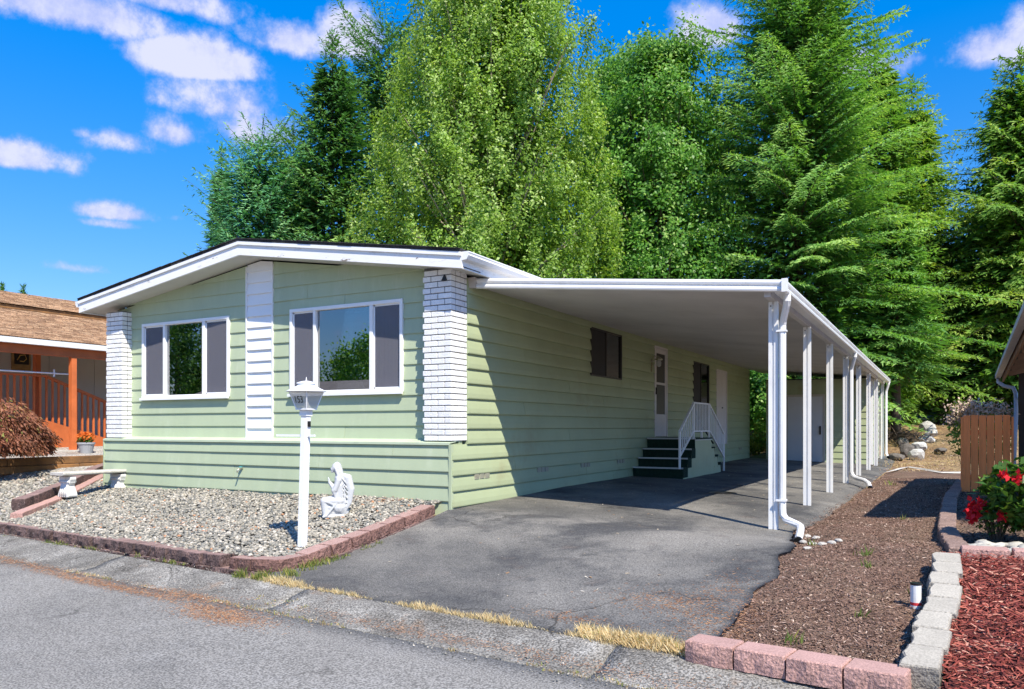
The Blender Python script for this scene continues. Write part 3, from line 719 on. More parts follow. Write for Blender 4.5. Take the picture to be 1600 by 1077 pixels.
# carriage lamp beside the door
lp = child_empty('wall_lamp', home, Vector((.03, 7.40, 2.45))-wloc(home))
mbrass = mat('dull_brass', (.55, .52, .42), .3, .1, 9, metal=.7)
MB().lathe([(.0, -.015), (.05, -.012), (.055, 0), (.05, .012), (.0, .015)], (.045, 7.38, 2.50), 14).build('back_plate', mbrass, lp)
MB().tube([(.03, 7.38, 2.50), (.10, 7.38, 2.60), (.18, 7.38, 2.60), (.20, 7.38, 2.54)], .012, 8).build('arm', mbrass, lp, True)
MB().lathe([(.01, .05), (.03, .04), (.075, .0), (.08, -.02), (.06, -.03)], (.20, 7.38, 2.54), 14).build('lamp_shade', mbrass, lp, True)
MB().lathe([(.03, .0), (.055, -.05), (.05, -.12), (.02, -.15)], (.20, 7.38, 2.52), 12).build('globe', M_lampglass, lp, True)
MB().tube([(.05, 7.36, 2.47), (.055, 7.34, 2.38), (.05, 7.34, 2.27)], .014, 8).build('conduit', mat('old_copper', (.4, .33, .2), .5), lp, True)
# utility door
d = UD; f = MB()
f.box(-.03, .036, d[0], d[1], d[3]-.05, d[3]).box(-.03, .036, d[0], d[0]+.05, d[2], d[3]-.05).box(-.03, .036, d[1]-.05, d[1], d[2], d[3]-.05)
ud = f.build('utility_door', M_gate_screen, home)
MB().box(-.005, .02, d[0]+.054, (d[0]+d[1])/2-.003, d[2]+.01, d[3]-.054).build('door_leaf', M_gate_screen, ud)
MB().box(-.005, .02, (d[0]+d[1])/2+.003, d[1]-.054, d[2]+.01, d[3]-.054).build('door_leaf', M_gate_screen, ud)
MB().box(.02, .05, (d[0]+d[1])/2+.02, (d[0]+d[1])/2+.08, 1.62, 1.65).build('handle', M_black, ud)
# garden tap on the skirt and crawl vent hood at the ground
tp = child_empty('garden_tap', home, Vector((-3.72, YSK-.02, .44))-wloc(home))
MB().tube([(-3.72, YSK, .46), (-3.72, YSK-.09, .46), (-3.72, YSK-.12, .41)], .012, 8).build('spout', mbrass, tp, True)
MB().lathe([(.0, 0), (.028, .004), (.028, .012), (.0, .016)], (-3.72, YSK-.05, .48), 8).build('tap_handle', mat('teal_paint', (.06, .35, .38), .4), tp)

# ================================================================ CARPORT
cp = thing('carport', 'long white metal carport with slim double posts built along the side of the green home', 'carport', (3.8, 10, 0))
CY0, CY1 = .06, 19.8
def zc(x): return 2.965-.098*x
pw = .6; m = MB(); nr = 10
for j in range(nr):
    y0 = j*pw/nr; w = pw/nr
    pr = [(y0, .0), (y0+w*.62, .0), (y0+w*.70, .03), (y0+w*.92, .03), (y0+w, 0)]
    for q in range(4):
        (ya, za), (yb, zb) = pr[q], pr[q+1]
        m.add([(-.005, ya, zc(0)+za), (3.90, ya, zc(3.9)+za), (3.90, yb, zc(3.9)+zb), (-.005, yb, zc(0)+zb)], [(0, 1, 2, 3)])
        m.add([(-.005, ya, zc(0)+.045), (3.90, ya, zc(3.9)+.045), (3.90, yb, zc(3.9)+.045), (-.005, yb, zc(0)+.045)], [(0, 3, 2, 1)])
m.box(.0, 3.89, .0, .004, .0, .0)if False else None
# shift x0 to touch the wall
pm = m.mesh('roof_panel', M_under)
n = int((CY1-.1)/pw)
for k in range(n):
    link('roof_panel', pm, cp, Vector((.012, CY0+.06+k*pw+.002*(k % 2), .0))-wloc(cp))
# front double-roll fascia, side gutter
prof = [(0, .0), (-.012, .004), (-.03, .012), (-.034, .032), (-.026, .052), (-.014, .060), (-.014, .070), (-.030, .080), (-.036, .102), (-.028, .124), (-.012, .134), (0, .136)]
def swept_fascia(p0, p1, out, mt, name, extra=0):
    """profile (outward, up) swept from p0 to p1 (bottom inner edge)"""
    p0 = Vector(p0); p1 = Vector(p1); o = Vector(out); m = MB(); n_ = len(prof)
    vs = [p+o*(-a)+Vector((0, 0, b)) for p in (p0, p1) for a, b in prof]
    m.add(vs, [tuple(range(n_)), tuple(range(n_, 2*n_))[::-1]]+[(i, (i+1) % n_, n_+(i+1) % n_, n_+i) for i in range(n_)])
    return m.build(name, mt, cp)
swept_fascia((.10, CY0+.04, zc(.1)-.045), (3.99, CY0+.04, zc(3.99)-.04), (0, -1, 0), M_whitemetal, 'front_fascia')
swept_fascia((3.985, CY0+.01, zc(3.99)-.04), (3.985, CY1, zc(3.99)-.04), (1, 0, 0), M_whitemetal, 'side_gutter')
MB().box(3.885, 3.984, CY0+.05, CY1, zc(3.99)-.036, zc(3.99)-.028).build('gutter_floor', M_whitemetal, cp)
MB().box(3.97, 4.03, CY0-.03, CY0+.02, zc(3.99)-.042, zc(3.99)+.10).build('corner_cap', M_whitemetal, cp)
MB().box(.0, .12, CY0-.02, CY0+.05, zc(0)-.05, zc(0)+.085).build('wall_return', mat('aged_cream_metal', (.52, .48, .44), .45, .1, 8), cp)
MB().box(.012, .05, CY0+.1, CY1-.2, zc(0)+.046, zc(0)+.07).build('wall_hanger', M_whitemetal, cp)
MB().box(3.765, 3.835, CY0+.10, CY1-.05, zc(3.8)-.085, zc(3.8)-.004).build('beam', M_under, cp)
POSTY = [.52, 3.06, 5.62, 8.18, 10.95, 13.75, 16.4, 19.3]
zt = zc(3.8)-.088
pp = [(-.05, -.03), (-.012, -.03), (-.012, -.012), (.012, -.012), (.012, -.03), (.05, -.03), (.05, .03), (.012, .03), (.012, .012), (-.012, .012), (-.012, .03), (-.05, .03)]
for y in POSTY:
    zb = Hs(3.8, y)-.03
    q = MB().prism(pp, 'z', 0, zt-zb).mesh('post', M_whitemetal)
    p_ = link('post', q, cp, Vector((3.8, y, zb))-wloc(cp))
    MB().tube([(3.775, y-.026, zt-.05), (3.775, y-.034, zt-.05)], .008, 8).build('bolt', M_black, p_)
    MB().box(3.755, 3.845, y-.024, y+.024, zt-.03, zt+.004).build('bracket', M_under, p_)
def downspout(pts, name='downspout', r=.040):
    # squarish pipe with rounded corners
    o = MB().tube(pts, r, 8).build(name, M_whitemetal, cp, smooth=False, bevel=0)
    e0, e1 = Vector(pts[-2]), Vector(pts[-1]); d_ = (e1-e0).normalized()
    ring = MB(); ring.tube([e1-d_*.02, e1+d_*.025], r*1.12, 12, cap=True); ring.build('outlet_ring', M_black, o)
    MB().tube([e1+d_*.0252, e1+d_*.026], r*.95, 12).build('outlet_bore', mat('bore_black', (.003, .003, .003), .9), o)
    return o
zg = zc(3.99)-.04
h0 = Hs(4.05, .3)
ds = downspout([(3.985, .30, zg+.02), (3.985, .30, zg-.06), (3.975, .33, zg-.10), (3.915, .46, zg-.26), (3.905, .48, zg-.31), (3.905, .48, h0+.26), (3.91, .48, h0+.19), (3.945, .46, h0+.14), (4.07, .40, h0+.10), (4.11, .36, h0+.085), (4.13, .28, h0+.065), (4.155, .0, h0+.015), (4.165, -.14, h0-.008)])
for z in (zg-.38, h0+.34):
    MB().box(3.84, 3.95, .435, .525, z, z+.022).build('strap', M_whitemetal, ds)
h1 = Hs(3.9, 8.2)
downspout([(3.985, 8.00, zg+.02), (3.985, 8.00, zg-.06), (3.915, 8.12, zg-.26), (3.905, 8.14, zg-.31), (3.905, 8.14, h1+.24), (3.93, 8.13, h1+.17), (3.99, 8.0, h1+.13), (4.18, 7.7, h1+.10), (4.26, 7.55, h1+.06), (4.30, 7.45, h1-.02)])
h2 = Hs(3.9, 19.2)
downspout([(3.985, 19.2, zg+.02), (3.985, 19.2, zg-.06), (3.925, 19.25, zg-.26), (3.915, 19.25, zg-.31), (3.915, 19.25, h2+.2), (3.98, 19.1, h2+.08)])

# ================================================================ STEPS WITH RAILINGS
st = thing('porch_steps', 'green carpeted porch steps with white railings beside the side door', 'steps', (.5, 7.8, .08))
XW = 1.05; ZT = [.29, .47, .65, .86]; YT = [6.25, 6.56, 6.83, 7.11]; gz = .02
for i in range(4):
    y1_ = YT[i+1] if i < 3 else 8.43
    zb_ = gz if i == 0 else ZT[i-1]
    MB().box(.036, XW, YT[i], YT[i]+.02, zb_, ZT[i]-.03).build('riser', M_carpet, st)
    if i < 3: MB().box(.036, XW+.015, YT[i]-.02, y1_+.0, ZT[i]-.03, ZT[i]).build('tread', M_carpet, st)
    MB().box(.036, XW+.018, YT[i]-.032, YT[i]-.0205, ZT[i]-.026, ZT[i]+.004).build('tread_nosing', M_edgealu, st)
MB().box(.036, XW+.015, YT[3]-.02, 8.43, ZT[3]-.03, ZT[3]).build('landing', M_carpet, st)
YR = [8.71, 8.98, 9.25]; ZR = [.65, .47, .29]
for i in range(3):
    ya = 8.4305 if i == 0 else YR[i-1]
    MB().box(.036, XW+.015, ya, YR[i], ZR[i]-.03, ZR[i]).build('tread', M_carpet, st)
    MB().box(.036, XW, YR[i]-.02, YR[i]-.001, .02, ZR[i]-.031).build('riser', M_carpet, st)
    MB().box(.036, XW+.018, YR[i]+.0005, YR[i]+.012, ZR[i]-.026, ZR[i]+.004).build('tread_nosing', M_edgealu, st)
MB().box(XW+.001, XW+.0155, YT[3]-.0, 8.43, ZT[3]-.05, ZT[3]-.031).build('landing_edge', M_edgealu, st)
def stp(a, z, o): return (XW-.015+o, a, z)
for k in range(4):                                            # lap boards closing the outer side, stepped with the treads
    zb_ = .02+k*.197; zt_ = min(zb_+.204, .826)
    ya = [YT[0]+.04, YT[1]+.02, YT[2]+.02, YT[3]+.02][k]; yb = [9.22, 8.95, 8.68, 8.40][k]
    MB().add([(XW+.012, ya, zb_), (XW+.012, yb, zb_), (XW-.002, yb, zt_), (XW-.002, ya, zt_), (XW-.02, ya, zb_), (XW-.02, yb, zb_), (XW-.02, yb, zt_), (XW-.02, ya, zt_)],
             [(0, 1, 2, 3), (4, 7, 6, 5), (0, 4, 5, 1), (1, 5, 6, 2), (2, 6, 7, 3), (3, 7, 4, 0)]).build('siding_board', M_greenside, st)
for i in range(3):
    MB().box(XW-.03, XW+.010, YT[i]+.02, YT[i+1]+.02, max(.02, ZT[i]-.2), ZT[i]-.03).build('string_carpet', M_carpet, st)
MB().box(.1, XW-.04, 6.4, 9.1, .0, .25).build('inner_frame', M_darkroom, st)
def rail(p0, p1, b0, b1, n, post0=True):
    r = child_empty('railing', st)
    MB().bar(p0, p1, .045, .03).build('handrail', M_white, r)
    MB().bar(b0, b1, .03, .025).build('bottom_rail', M_white, r)
    p0, p1, b0, b1 = map(Vector, (p0, p1, b0, b1))
    for i in range(n):
        t = (i+.5)/n; a = p0.lerp(p1, t); b = b0.lerp(b1, t)
        MB().box(a.x-.009, a.x+.009, a.y-.012, a.y+.012, b.z+.01, a.z-.012).build('baluster', M_white, r)
    return r
XRl = XW-.02
r1 = rail((XRl, 6.12, 1.00), (XRl, 7.08, 1.57), (XRl, 6.14, .52), (XRl, 7.08, 1.00), 7)
r2 = rail((XRl, 7.08, 1.585), (XRl, 8.30, 1.585), (XRl, 7.08, 1.0), (XRl, 8.30, 1.0), 10)
r3 = rail((XRl, 8.30, 1.585), (XRl, 9.62, .92), (XRl, 8.30, 1.02), (XRl, 9.60, .40), 10)
for y, z0_, z1_ in ((6.12, .27, 1.0), (7.08, .84, 1.60), (8.30, .84, 1.60), (9.62, .06, .93), (7.7, .86, 1.0)):
    MB().box(XRl-.018, XRl+.018, y-.018, y+.018, z0_, z1_).build('rail_post', M_white, st)
MB().tube([(.06, 7.3, 1.6), (.07, 7.6, 1.5)], .01, 6)if False else None
MB().tube([(.75, 8.25, 1.45), (.85, 8.3, 1.15), (.9, 8.6, .95), (.98, 8.85, .72)], .018, 6).build('hose', M_black, st, True)

# ================================================================ SHED
sh = thing('storage_shed', 'sage green lap-sided shed with a plain white door at the back end of the carport', 'shed', (2.3, 18.5, 0))
MB().box(.62, 3.66, 16.92, 19.6, -.1, 2.56).build('wall', M_greenside, sh)
def sfp(a, z, o): return (a, 16.92-o, z)
def ssp(a, z, o): return (3.66+o, a, z)
for (pt_, a0, a1, hl) in ((sfp, .60, 3.62, [(1.19, 2.35, -.2, 2.10)]), (ssp, 16.95, 19.6, [])):
    courses(sh, pt_, a0, a1, -.07, 2.56, .203, M_greenside, hl, oo=(.022, .004))
MB().box(3.615, 3.69, 16.885, 16.955, -.08, 2.56).build('corner_trim', M_white, sh)
MB().box(3.66, 3.69, 19.55, 19.62, -.08, 2.56).build('corner_trim', M_white, sh)
f = MB().box(1.19, 1.25, 16.89, 16.93, -.05, 2.10).box(2.29, 2.35, 16.89, 16.93, -.05, 2.10).box(1.25, 2.29, 16.89, 16.93, 2.04, 2.10)
dd = f.build('door', mat('trim_cream', (.50, .47, .40), .6), sh)
MB().box(1.255, 2.285, 16.90, 16.918, -.03, 2.035).build('door_leaf', M_doorgrey, dd, bevel=.004)
MB().box(2.19, 2.235, 16.865, 16.90, .86, 1.12).build('handle', M_black, dd)
MB().box(.58, 3.6, 16.8, 19.65, 2.561, 2.585).build('roof', M_darkshingle, sh)

# ================================================================ BLOCK WALLS AND EDGING
def block_mesh(Ln, D, Hh, mt, seed, rough=.012, bev=.008):
    """split-face block: rough front (y=0), tumbled arrises"""
    rg = random.Random(seed); nx, nz = 5, 2; m = MB(); idx = {}
    vs = []
    for k in range(nz+1):
        for i in range(nx+1):
            e = (i in (0, nx)); y = rg.uniform(-rough, rough*.6)+(.006 if e else 0)+(.004 if k == nz else 0)
            idx[(i, k)] = len(vs); vs.append((Ln*i/nx+(rg.uniform(-.008, .008) if not e else 0), y, Hh*k/nz+(rg.uniform(-.006, .006) if k == 1 else 0)))
    n0 = len(vs)
    for k in (0, nz):
        for i in range(nx+1): vs.append((Ln*i/nx, D+rg.uniform(-.003, .003), Hh*k/nz))
    b0 = lambda i: n0+i; b1 = lambda i: n0+nx+1+i; fs = []
    for k in range(nz):
        for i in range(nx): fs.append((idx[(i, k)], idx[(i+1, k)], idx[(i+1, k+1)], idx[(i, k+1)]))
    for i in range(nx):
        fs += [(idx[(i, nz)], idx[(i+1, nz)], b1(i+1), b1(i)), (idx[(i, 0)], b0(i), b0(i+1), idx[(i+1, 0)]), (b0(i), b1(i), b1(i+1), b0(i+1))]
    fs += [tuple([idx[(0, k)] for k in range(nz, -1, -1)]+[b0(0), b1(0)][0:2]), tuple([idx[(nx, k)] for k in range(nz+1)]+[b1(nx), b0(nx)])]
    m.add(vs, fs)
    me = bpy.data.meshes.new('block'); me.from_pydata(m.v, [], m.f); b = bmesh.new(); b.from_mesh(me)
    bmesh.ops.recalc_face_normals(b, faces=b.faces)
    top = [e for e in b.edges if all(abs(v.co.z-Hh) < .001 for v in e.verts) and len(e.link_faces) == 2 and abs(e.calc_face_angle(0)) > .5]
    bmesh.ops.bevel(b, geom=top, offset=bev, segments=1, affect='EDGES', clamp_overlap=True)
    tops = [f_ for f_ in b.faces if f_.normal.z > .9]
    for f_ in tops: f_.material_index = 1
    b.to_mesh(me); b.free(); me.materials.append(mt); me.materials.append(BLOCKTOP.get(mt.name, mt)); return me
BLOCKTOP = {'red_wall_block': mat('block_top_sunlit', (.36, .235, .205), .92, .15, 6, fine=.2, fscale=80, rnd=.10, dirt=[((.2, .12, .1), 6, .5, .68, .6)]),  # top faces: smooth cast look, plus sunlight put into a paler colour
            'old_dark_block': mat('block_top_old_sunlit', (.26, .17, .15), .92, .2, 6, fine=.2, fscale=80, rnd=.12, dirt=[((.12, .08, .07), 6, .5, .68, .6)]),
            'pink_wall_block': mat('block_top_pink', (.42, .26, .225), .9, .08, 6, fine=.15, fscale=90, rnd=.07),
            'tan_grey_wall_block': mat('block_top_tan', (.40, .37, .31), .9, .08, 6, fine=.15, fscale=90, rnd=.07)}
def block_row(root, pts, Ln, D, Hh, mt, ztop, name='wall_block', gap=.012, start=0.0, flip=False, variants=5, jit=.006, rough=.012):
    meshes = [block_mesh(Ln, D, Hh, mt, 100+i, rough) for i in range(variants)]
    P = [Vector((x, y)) for x, y in pts]; seg = [(P[i+1]-P[i]).length for i in range(len(P)-1)]; tot = sum(seg)
    def at(s):
        for i, l in enumerate(seg):
            if s <= l or i == len(seg)-1: return P[i].lerp(P[i+1], s/l)
            s -= l
    s = start; base = wloc(root); out = []
    while s+Ln*.6 < tot:
        a = at(s); b = at(min(tot, s+Ln)); d = (b-a)
        if d.length < .02: break
        za, zb = ztop(a.x, a.y), ztop(b.x, b.y)
        ang = math.atan2(d.y, d.x); pitch = -math.atan2(zb-za, d.length)
        o = link(name, random.choice(meshes), root)
        nrm = Vector((-d.y, d.x, 0)).normalized()*random.uniform(-jit, jit)
        o.location = Vector((a.x, a.y, za-Hh+random.uniform(-.003, .003)))+nrm-base
        o.rotation_euler = (random.uniform(-.012, .012), pitch, ang+random.uniform(-.012, .012))
        out.append(o); s += Ln+gap
    return out
wallp = [(-9.6, -2.50), (-5.53, -2.79), (-2.49, -3.06), (-.75, -3.22), (-.40, -3.235), (-.16, -3.16), (-.02, -2.98), (.03, -2.7), (.01, -.56)]
rw = thing('retaining_wall', 'low curved wall of two courses of reddish blocks around the front gravel bed', 'retaining wall', (-3, -3.1, -.3))
ztop = lambda x, y: float(Hb(x, y))+.035
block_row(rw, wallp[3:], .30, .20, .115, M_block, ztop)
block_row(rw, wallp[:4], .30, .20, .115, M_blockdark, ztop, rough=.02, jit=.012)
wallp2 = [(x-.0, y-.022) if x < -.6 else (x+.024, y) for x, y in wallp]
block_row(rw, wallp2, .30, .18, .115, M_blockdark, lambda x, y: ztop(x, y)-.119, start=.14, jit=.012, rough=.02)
ed = thing('block_edging', 'short pinkish block edging behind the bench with a rougher row behind it', 'edging', (-7, -1, .1))
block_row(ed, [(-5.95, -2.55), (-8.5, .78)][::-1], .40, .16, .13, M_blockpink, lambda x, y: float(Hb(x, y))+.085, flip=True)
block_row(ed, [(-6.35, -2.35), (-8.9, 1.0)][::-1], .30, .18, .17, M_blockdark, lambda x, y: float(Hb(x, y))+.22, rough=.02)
te = thing('timber_edging', 'stacked wooden timbers edging the gravel by the left porch', 'edging', (-10, 0, .4))
for k in range(2):
    for j in range(5):
        MB().box(-10.06-.02*k, -9.93-.02*k, -6.2+j*2.4+k*1.0, -6.2+j*2.4+2.39+k*1.0, .19+k*.155, .34+k*.155).build('timber', M_timber, te, bevel=.012)
# right: pink front row, tan column and front row, brown rows
pk = thing('pink_block_row', 'row of four pinkish wall blocks at the road end of the bare mulch strip', 'block edging', (4.6, -4, -.3))
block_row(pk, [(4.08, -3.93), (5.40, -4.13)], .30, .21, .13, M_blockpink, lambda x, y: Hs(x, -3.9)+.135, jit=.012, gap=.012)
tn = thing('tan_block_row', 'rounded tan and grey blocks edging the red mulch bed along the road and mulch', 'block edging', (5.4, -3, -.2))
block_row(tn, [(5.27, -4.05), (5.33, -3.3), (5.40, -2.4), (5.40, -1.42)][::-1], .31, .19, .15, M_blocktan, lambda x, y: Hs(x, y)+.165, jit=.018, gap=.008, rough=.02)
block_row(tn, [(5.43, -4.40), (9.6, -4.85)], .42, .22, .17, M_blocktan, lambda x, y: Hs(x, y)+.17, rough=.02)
br = thing('brown_block_row', 'brown blocks edging the dark garden bed between bare mulch and wooden gate', 'block edging', (5.6, 2, 0))
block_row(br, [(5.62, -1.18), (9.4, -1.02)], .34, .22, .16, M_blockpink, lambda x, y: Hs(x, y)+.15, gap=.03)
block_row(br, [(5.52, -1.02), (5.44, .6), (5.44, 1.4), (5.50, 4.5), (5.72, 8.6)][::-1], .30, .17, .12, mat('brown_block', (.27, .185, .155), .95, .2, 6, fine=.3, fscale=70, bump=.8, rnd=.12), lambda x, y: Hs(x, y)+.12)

# ================================================================ GRAVEL, CHIPS, STRAW (stuff)
def stones_mesh(name, n, posf, smin, smax, mt, flat=.6, tonef=None, rng=RNG):
    pos = posf(n); n = len(pos); s = rng.uniform(smin, smax, (n, 1))*rng.uniform(.75, 1.25, (n, 3)); s[:, 2] *= flat
    tone = rng.uniform(0, .94, n)**1.0 if tonef is None else tonef(n)
    tv = ICOV*(1+RNG.uniform(-.12, .12, (len(ICOV), 1)))
    v, f, t = scatter(tv, ICOF, pos, rand_rot(n, .35), s, tone)
    return raw_mesh(name, v, f, mt, t, smooth=True)
def bedpos(n):
    u = RNG.uniform(0, 1, int(n*1.0)); w = RNG.uniform(0, 1, len(u))**1.0
    ax, ay = -6.25-2.3*u, -2.66+3.25*u; bx, by = -.13+0*u, -3.12+2.75*u
    x = ax*(1-w)+bx*w; y = ay*(1-w)+by*w; y = y-.06*(1-u)*(np.sin(w*PI))
    k = ~((x > -7.05) & (y > YSK-.01)) & ~((x > -.5) & (y < -3.05+(x+.5)*.25))
    x, y = x[k], y[k]
    return np.stack([x, y, Hb(x, y)+.004+RNG.uniform(-.004, .022, len(x))+.018*np.sin(x*2.2+y*3)], -1)
tag(link('gravel', stones_mesh('gravel', 25000, bedpos, .012, .029, M_stone, tonef=lambda n: np.where(RNG.uniform(0, 1, n) < .012, 1.0, np.clip(RNG.normal(.52, .24, n), 0, .93)))),
    'grey and tan river gravel filling the front bed', 'gravel', kind='stuff')
def yardpos(n):
    y = RNG.uniform(-2.0, 3.4, n); x = RNG.uniform(-9.9, -7.15, n); k = (x < -7.05-.78*(y+1.6)) | (y > .7)
    x, y = x[k], y[k]; return np.stack([x, y, H(x, y)+.035+RNG.uniform(0, .02, len(x))], -1)
tag(link('side_gravel', stones_mesh('side_gravel', 4500, yardpos, .02, .045, M_stone, tonef=lambda n: np.clip(RNG.normal(.55, .22, n), 0, .96))),
    'coarser tan gravel between the block edging and the timbers', 'gravel', kind='stuff')
CHV = np.array([(-.5, -.12, 0), (.5, -.10, .03), (.46, .12, 0), (-.45, .10, .05), (0, 0, .12)]); CHF = np.array([(0, 1, 4), (1, 2, 4), (2, 3, 4), (3, 0, 4)])
def chips(name, n, posf, l0, l1, mt, tone, tilt=.35, w=1.0):
    pos = posf(n); n = len(pos); L = RNG.uniform(l0, l1, n); s = np.stack([L, L*RNG.uniform(.6, 1.6, n)*w, L*.8], -1)
    v, f, t = scatter(CHV, CHF, pos, rand_rot(n, tilt), s, tone(n)); return link(name, raw_mesh(name, v, f, mt, t))
def mulchpos(n):
    u = RNG.uniform(0, 1, n)**1.7; y = -3.75+u*14; w = RNG.uniform(-.05, 1, n); w = np.where(RNG.uniform(0, 1, n) < .02, w*.12-.13, w)
    a = np.array([drive_r(q) for q in y]); b = np.array([mulchr(q) for q in y]); x = a*(1-w)+b*w
    return np.stack([x, y, Hm(x, y)+.012*(np.sin(x*7.1+y*3.3)*.3+np.sin(x*2.3-y*4.1)*.5)+RNG.uniform(0, .016, n)-.003], -1)
tag(chips('mulch_chips', 62000, mulchpos, .008, .032, M_chip, lambda n: np.clip(RNG.gamma(2.2, .17, n), 0, 1)), 'brown bark chips covering the bare strip beside the drive', 'mulch', kind='stuff')
def redpos(n):
    u = RNG.uniform(0, 1, n); y = -4.22+u*2.98; x = RNG.uniform(5.48, 8.2, n)
    return np.stack([x, y, H(x, y)+.10+RNG.uniform(0, .03, n)], -1)
tag(chips('red_mulch_chips', 26000, redpos, .025, .075, M_redchip, lambda n: np.clip(RNG.normal(.52, .26, n), 0, 1), .3, .55), 'red dyed wood chips in the corner garden bed', 'mulch', kind='stuff')
def darkpos(n):
    u = RNG.uniform(0, 1, n)**1.4; y = -1.0+u*8; x = RNG.uniform(5.55, 8.5, n)
    return np.stack([x, y, H(x, y)+.05+RNG.uniform(0, .025, n)], -1)
tag(chips('dark_mulch_chips', 12000, darkpos, .02, .05, mat('dark_chip', (.08, .05, .04), .9, .2, 6, attr='tone', attrcols=[(0, (.03, .02, .018)), (.6, (.075, .045, .038)), (1, (.24, .17, .14))]), lambda n: np.clip(RNG.gamma(2, .18, n), 0, 1)), 'dark bark chips in the bed below the gate', 'mulch', kind='stuff')
BLV = np.array([(-.5, 0, 0), (.5, 0, 0), (.3, .25, .55), (0, .7, 1.0)]); BLF = np.array([(0, 1, 2), (0, 2, 3)])
def blades(name, tufts, mt, tone, per=26, h=.10, w=.006, spread=.03, label=None, cat='grass', lean=.45):
    """tufts: list of (x,y,scale)"""
    P = []; S = []
    for (x, y, sc) in tufts:
        k = max(3, int(per*RNG.uniform(.5, 1.4)*sc)); dx = RNG.normal(0, spread*sc, k); dy = RNG.normal(0, spread*sc*.7, k)
        P.append(np.stack([x+dx, y+dy, np.zeros(k)], -1)); S.append(np.full(k, sc))
    P = np.vstack(P); S = np.concatenate(S); P[:, 2] = H(P[:, 0], P[:, 1]); n = len(P)
    hh = h*S*RNG.uniform(.35, 1.2, n); s = np.stack([np.full(n, w)*RNG.uniform(.7, 1.4, n), hh*RNG.uniform(.2, 1.1, n)*lean*2, hh], -1)
    v, f, t = scatter(BLV, BLF, P, rand_rot(n, .15), s, tone(n))
    o = link(name, raw_mesh(name, v, f, mt, t)); return tag(o, label, cat, kind='stuff')
def lift(t, dz):
    return t
tf = []
for x in np.arange(-.28, 4.1, .045):                            # dry grass between gutter strip and drive
    d = .55+.45*math.sin(x*3.1+.7)+.4*math.sin(x*7.7)
    if d > -.25: tf.append((x+random.uniform(-.02, .02), s_(x)+random.uniform(-.01, .03), min(1.25, .35+d*.55+(.35 if x > 3.2 else 0))))
for k in range(26): x = random.uniform(3.3, 4.15); tf.append((x, s_(x)+random.uniform(0, .10), random.uniform(.8, 1.4)))
blades('dry_grass', tf, M_straw, lambda n: np.clip(RNG.normal(.58, .2, n), 0, .95), 80, .062, .0030, .030, 'straw coloured dry grass along the lower edge of the drive')
tf = [(x, e_(x)+random.uniform(-.02, .03), random.uniform(.35, .8)) for x in np.arange(-7, 5.5, .05) if math.sin(x*2.2)+.7*math.sin(x*5.3+1) > .0]
tf += [(random.gauss(.35, .3), e_(.35)+random.gauss(.15, .1), .5) for _ in range(14)]
blades('joint_weeds', tf, M_straw, lambda n: np.where(RNG.uniform(0, 1, n) < .3, 1.0, np.clip(RNG.normal(.25, .2, n), 0, .8)), 22, .035, .006, .03, 'low brown and green weeds in the joint between road and gutter')
tf = []
for i in range(len(wallp)-1):
    (ax, ay), (bx, by) = wallp[i], wallp[i+1]; L0 = math.hypot(bx-ax, by-ay)
    for k in range(int(L0/.07)):
        t = random.random(); x, y = ax+(bx-ax)*t, ay+(by-ay)*t
        if math.sin(x*3+y*2)+random.uniform(-.8, .8) < .15: continue
        off = (-.0, -.07) if ax < -.6 else (.08, -.0)
        tf.append((x+off[0]+random.uniform(-.02, .02), y+off[1]+random.uniform(-.03, .02), random.uniform(.3, .9)))
blades('wall_weeds', tf, M_weed, lambda n: RNG.uniform(0, 1, n), 20, .06, .007, .03, 'green and yellow weeds at the foot of the reddish block wall')
tf = [(random.gauss(.05, .07), random.uniform(-3.3, -2.4), random.uniform(.5, 1.1)) for _ in range(26)]+[(random.uniform(-.5, .1), -3.37+random.uniform(-.03, .03), random.uniform(.5, 1.2)) for _ in range(20)]
blades('corner_weeds', tf, M_weed, lambda n: RNG.uniform(.2, 1, n), 20, .08, .008, .03, 'taller weeds around the rounded corner of the block wall')
def debris(n, spots, w=.02):
    pos = []
    for (x, y, rx, ry, k) in spots:
        kk = int(n*k); a = RNG.normal(0, 1, (kk, 2)); px_ = x+a[:, 0]*rx; py_ = y+a[:, 1]*ry-a[:, 0]*rx*.095
        pos.append(np.stack([px_, py_, H(px_, py_)+.007+np.zeros(kk)], -1))
    return np.vstack(pos)
tag(chips('needle_litter', 1, lambda n: debris(2600, [(-1.5, -3.98, .9, .05, 1), (.35, -4.25, .30, .10, .9), (-.5, -3.92, .35, .05, .4), (-3.6, -3.68, 1.3, .05, .8), (2.6, -4.05, 1.3, .05, .6), (3.6, -2.9, .22, .16, .30), (3.95, -2.9, .12, .5, .35), (3.1, -3.45, .25, .06, .12), (4.2, -3.2, .12, .4, .25)]), .010, .030,
    mat('needle_litter_brown', (.3, .15, .07), .9, .2, 6, attr='tone', attrcols=[(0, (.13, .06, .03)), (.5, (.33, .15, .07)), (1, (.5, .3, .16))]), lambda n: RNG.uniform(0, 1, n), .1, .5), 'rusty brown needle litter lying on road and drive', 'litter', kind='stuff')
def leafpos(n):
    x = RNG.uniform(.3, 4.0, n); y = RNG.uniform(-3.2, 14, n)
    return np.stack([x, y, H(x, y)+.01], -1)
tag(chips('fallen_leaves', 150, leafpos, .02, .045, mat('leaf_litter', (.4, .3, .2), .9, .2, 6, attr='tone', attrcols=[(0, (.25, .13, .06)), (.5, (.45, .36, .24)), (1, (.6, .56, .48))]), lambda n: RNG.uniform(0, 1, n), .1, 1.6), 'scattered pale fallen leaves on the driveway', 'leaves', kind='stuff')
